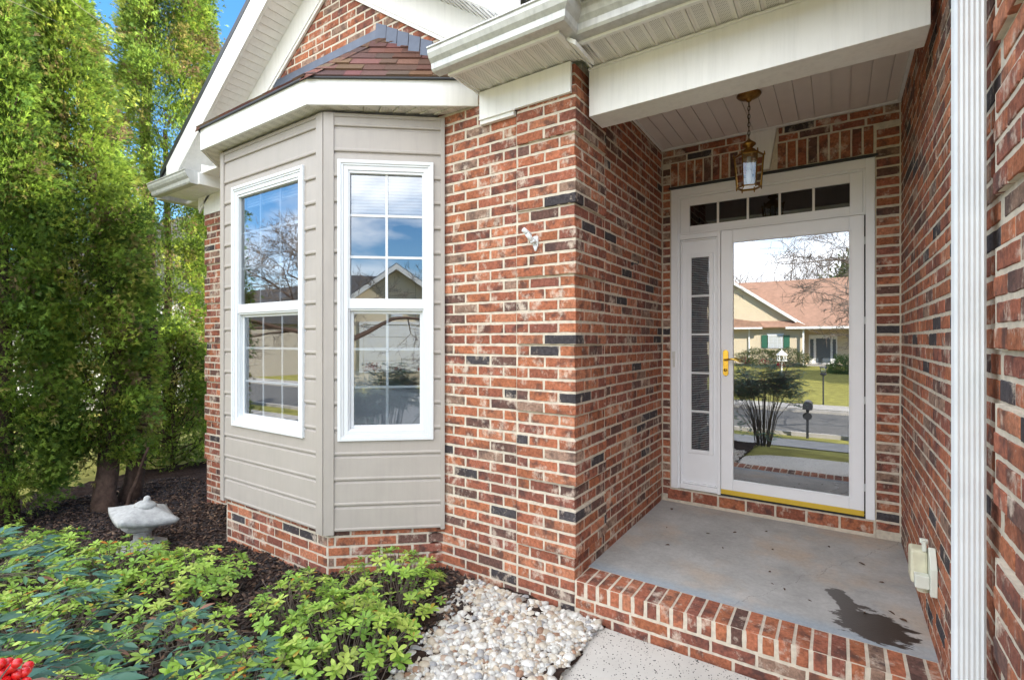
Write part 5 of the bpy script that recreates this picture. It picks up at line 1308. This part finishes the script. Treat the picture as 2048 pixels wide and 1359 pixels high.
mb = MB(); mb.lathe([(.32, .45), (.30, .47), (.10, .68), (.03, .72), (.02, .82)], (-2.75, -24.5, 0), 6); mb.build('roof', M_white, bf)

# ---- neighbour house with gabled garage (seen mirrored in the angled bay window)
NH = thing('neighbour_house', (9.8, -16.7, -1.0), 'cream sided neighbour house with dark roof, white gable trim and a white garage door', 'house')
nu = (.87, .493); nn_ = (-.493, .87); FN = ((9.76, -16.71), nu, nn_)
def fprism(mb, F, pts, n0, n1):
    k = len(mb.v); m = len(pts)
    for n in (n0, n1): mb.v += [P2w(F, a, n, z) for a, z in pts]
    mb.face(tuple(k + i for i in range(m))); mb.face(tuple(k + m + i for i in reversed(range(m))))
    for i in range(m): mb.face((k + i, k + m + i, k + m + (i + 1) % m, k + (i + 1) % m))
mb = MB(); fprism(mb, FN, [(-2.6, -1.1), (3.4, -1.1), (3.4, 2.9), (.05, 4.95), (-2.6, 3.0)], -7, 0); fprism(mb, FN, [(-9, -1.1), (-2.6, -1.1), (-2.6, 2.9), (-9, 2.9)], -8, -1.2)
mb.build('wall', M_cream_s, NH)
mb = MB(); fprism(mb, FN, [(-2.9, 2.95), (0, 5.08), (3.7, 2.6), (3.7, 2.75), (0, 5.25), (-2.9, 3.1)], -7.5, .3); 
k = len(mb.v); mb.v += [P2w(FN, *p) for p in ((-9.5, -.7, 2.85), (-.5, -.7, 2.85), (-.5, -5, 5.2), (-9.5, -5, 5.2), (-9.5, -9, 2.85), (-.5, -9, 2.85))]; mb.face((k, k + 1, k + 2, k + 3)); mb.face((k + 3, k + 2, k + 5, k + 4))
mb.build('roof', M_roof3, NH)
mb = MB(); fprism(mb, FN, [(-2.92, 2.75), (0, 4.92), (3.72, 2.40), (3.72, 2.66), (0, 5.20), (-2.92, 3.02)], .301, .38)
fprism(mb, FN, [(-1.8, -.3), (-1.6, -.3), (-1.6, 2.12), (2.9, 2.12), (2.9, 2.28), (-1.8, 2.28)], .001, .05); fprism(mb, FN, [(-2.62, -1), (-2.5, -1), (-2.5, 2.9), (-2.62, 2.9)], .001, .06); mb.build('white_trim', M_white, NH)
mb = MB()
for i in range(4): fprism(mb, FN, [(-1.58, -.3 + i * .6), (2.88, -.3 + i * .6), (2.88, .28 + i * .6), (-1.58, .28 + i * .6)], .002, .03)
mb.build('garage_door', M_white, NH)
mb = MB(); fprism(mb, FN, [(-.25, 2.5), (.35, 2.5), (.35, 3.1), (-.25, 3.1)], .001, .05); fprism(mb, FN, [(-.2, 2.55), (.3, 2.55), (.3, 3.05), (-.2, 3.05)], .0501, .055); mb.build('window', M_vinyl, NH)
# pale house and hedge far to the left (mirrored in the front of the bay)
FH = thing('far_house', (-27, -10, -1), 'pale house far down the street beyond the bare trees', 'house')
mb = MB(); mb.box(-38, -31, -22, -12, -1.2, 2.4); mb.build('wall', lapmat('buff_lap_siding', (.30, .27, .22)), FH)
mb = MB(); mb.prism([(-22.5, 2.4), (-17, 5.2), (-11.5, 2.4)], 'x', -38.4, -30.6); mb.build('roof', M_roof3, FH)
# ---- bare trees
bare_tree(-11.6, -5.0, 8.4, 3, 'wide bare tree left of the house, twigs mirrored in the front bay window', spread=1.35, depth=7, r0=.13)
bare_tree(-17.5, -9.0, 9.5, 8, 'second bare tree to the left, further down the street', spread=1.0, depth=6, r0=.17)
bare_tree(.85, -5.6, 7.8, 5, 'bare street tree in the verge nearest the driveway', spread=1.35, depth=7, r0=.12)
bare_tree(-4.7, -4.3, 7.2, 12, 'bare tree by the pavement whose boughs cross the mirrored brown roof', spread=1.35, depth=7, r0=.11)
bare_tree(3.4, -21.0, 10, 21, 'taller bare tree right of the opposite front door', spread=1.1, depth=6, r0=.16)
# thin bare shoots hanging in front of the arborvitae tops
ob_ = thing('bare_tree', (-8.5, .95, gz(-8.5, .95)), 'slender bare tree at far left, thin twigs crossing the arborvitae tops', 'tree', 'bare winter trees along the street')
mb = MB(); tr_ = [(-8.5, .95, -.6), (-8.45, .9, 1.5), (-8.2, .75, 3.2), (-7.7, .5, 4.6), (-6.8, .3, 5.6)]; mb.tube(tr_, [.06, .05, .04, .025, .012], 8); mb.build('trunk', M_bark, ob_)
mb = MB(); rd = random.Random(4)
def twig(p, d, l, r, k):
    pts = [p]; n = 7; dd = d.normalized()
    for i in range(n): dd = (dd + Vector((rd.uniform(-1, 1), rd.uniform(-1, 1), rd.uniform(-1, 1))) * .10).normalized(); pts.append(pts[-1] + dd * l / n)
    mb.tube([tuple(q) for q in pts], [r * (1 - .75 * i / n) for i in range(n + 1)], 5, cap=False)
    if k < 2:
        for i in range(3 if k == 0 else 2): a = Vector((rd.uniform(-1, 1), rd.uniform(-1, 1), rd.uniform(-1, 1))); twig(pts[rd.randint(2, 6)], dd + a * .55, l * .45, r * .45, k + 1)
twig(Vector((-7.0, .15, 4.55)), Vector((2.2, .85, -.62)), 2.6, .010, 0); twig(Vector((-6.9, .2, 5.1)), Vector((2.4, .8, -.25)), 2.9, .010, 0); twig(Vector((-6.9, .3, 5.4)), Vector((2.2, 1.3, -.2)), 2.6, .009, 0)
mb.build('twigs', mat('pale_twig', (.30, .25, .21), .8), ob_)
# distant wood behind the houses
V = []; F = []; k = 0; mb = MB(); rd = random.Random(9)
for _ in range(420):
    x = rd.uniform(-60, 45); y = rd.uniform(-75, -52); hh = rd.uniform(6, 12); r = rd.uniform(.06, .14)
    mb.tube([(x, y, -1), (x + rd.uniform(-.4, .4), y, hh * .5), (x + rd.uniform(-1, 1), y, hh)], [r, r * .6, .02], 4, cap=False)
    for j in range(16):
        z = hh * rd.uniform(.3, .95); a = rd.uniform(0, 6.28); l = rd.uniform(1, 2.6); mb.tube([(x, y, z), (x + l * .5 * math.cos(a), y + l * .5 * math.sin(a), z + l * .5), (x + l * math.cos(a), y + l * math.sin(a), z + l * 1.1)], [.035, .02, .008], 3, cap=False)
prop(mb.build('distant_woods', M_twig), 'bare winter woods beyond the houses across the street', 'woods', kind='stuff')
# neighbour's pale wall seen in chips between the arborvitae trunks
nb_ = thing('side_house', (-16, 9, -.5), 'pale sided house glimpsed between the arborvitae', 'house')
mb = MB(); mb.box(-24, -15.2, 2.5, 13, -.6, 2.6); mb.build('wall', mat('pale_siding', (.42, .41, .40), .7), nb_)
mb = MB(); mb.prism([(2.0, 2.6), (7.7, 5.4), (13.5, 2.6)], 'x', -24.3, -14.9); mb.build('roof', M_roof3, nb_)
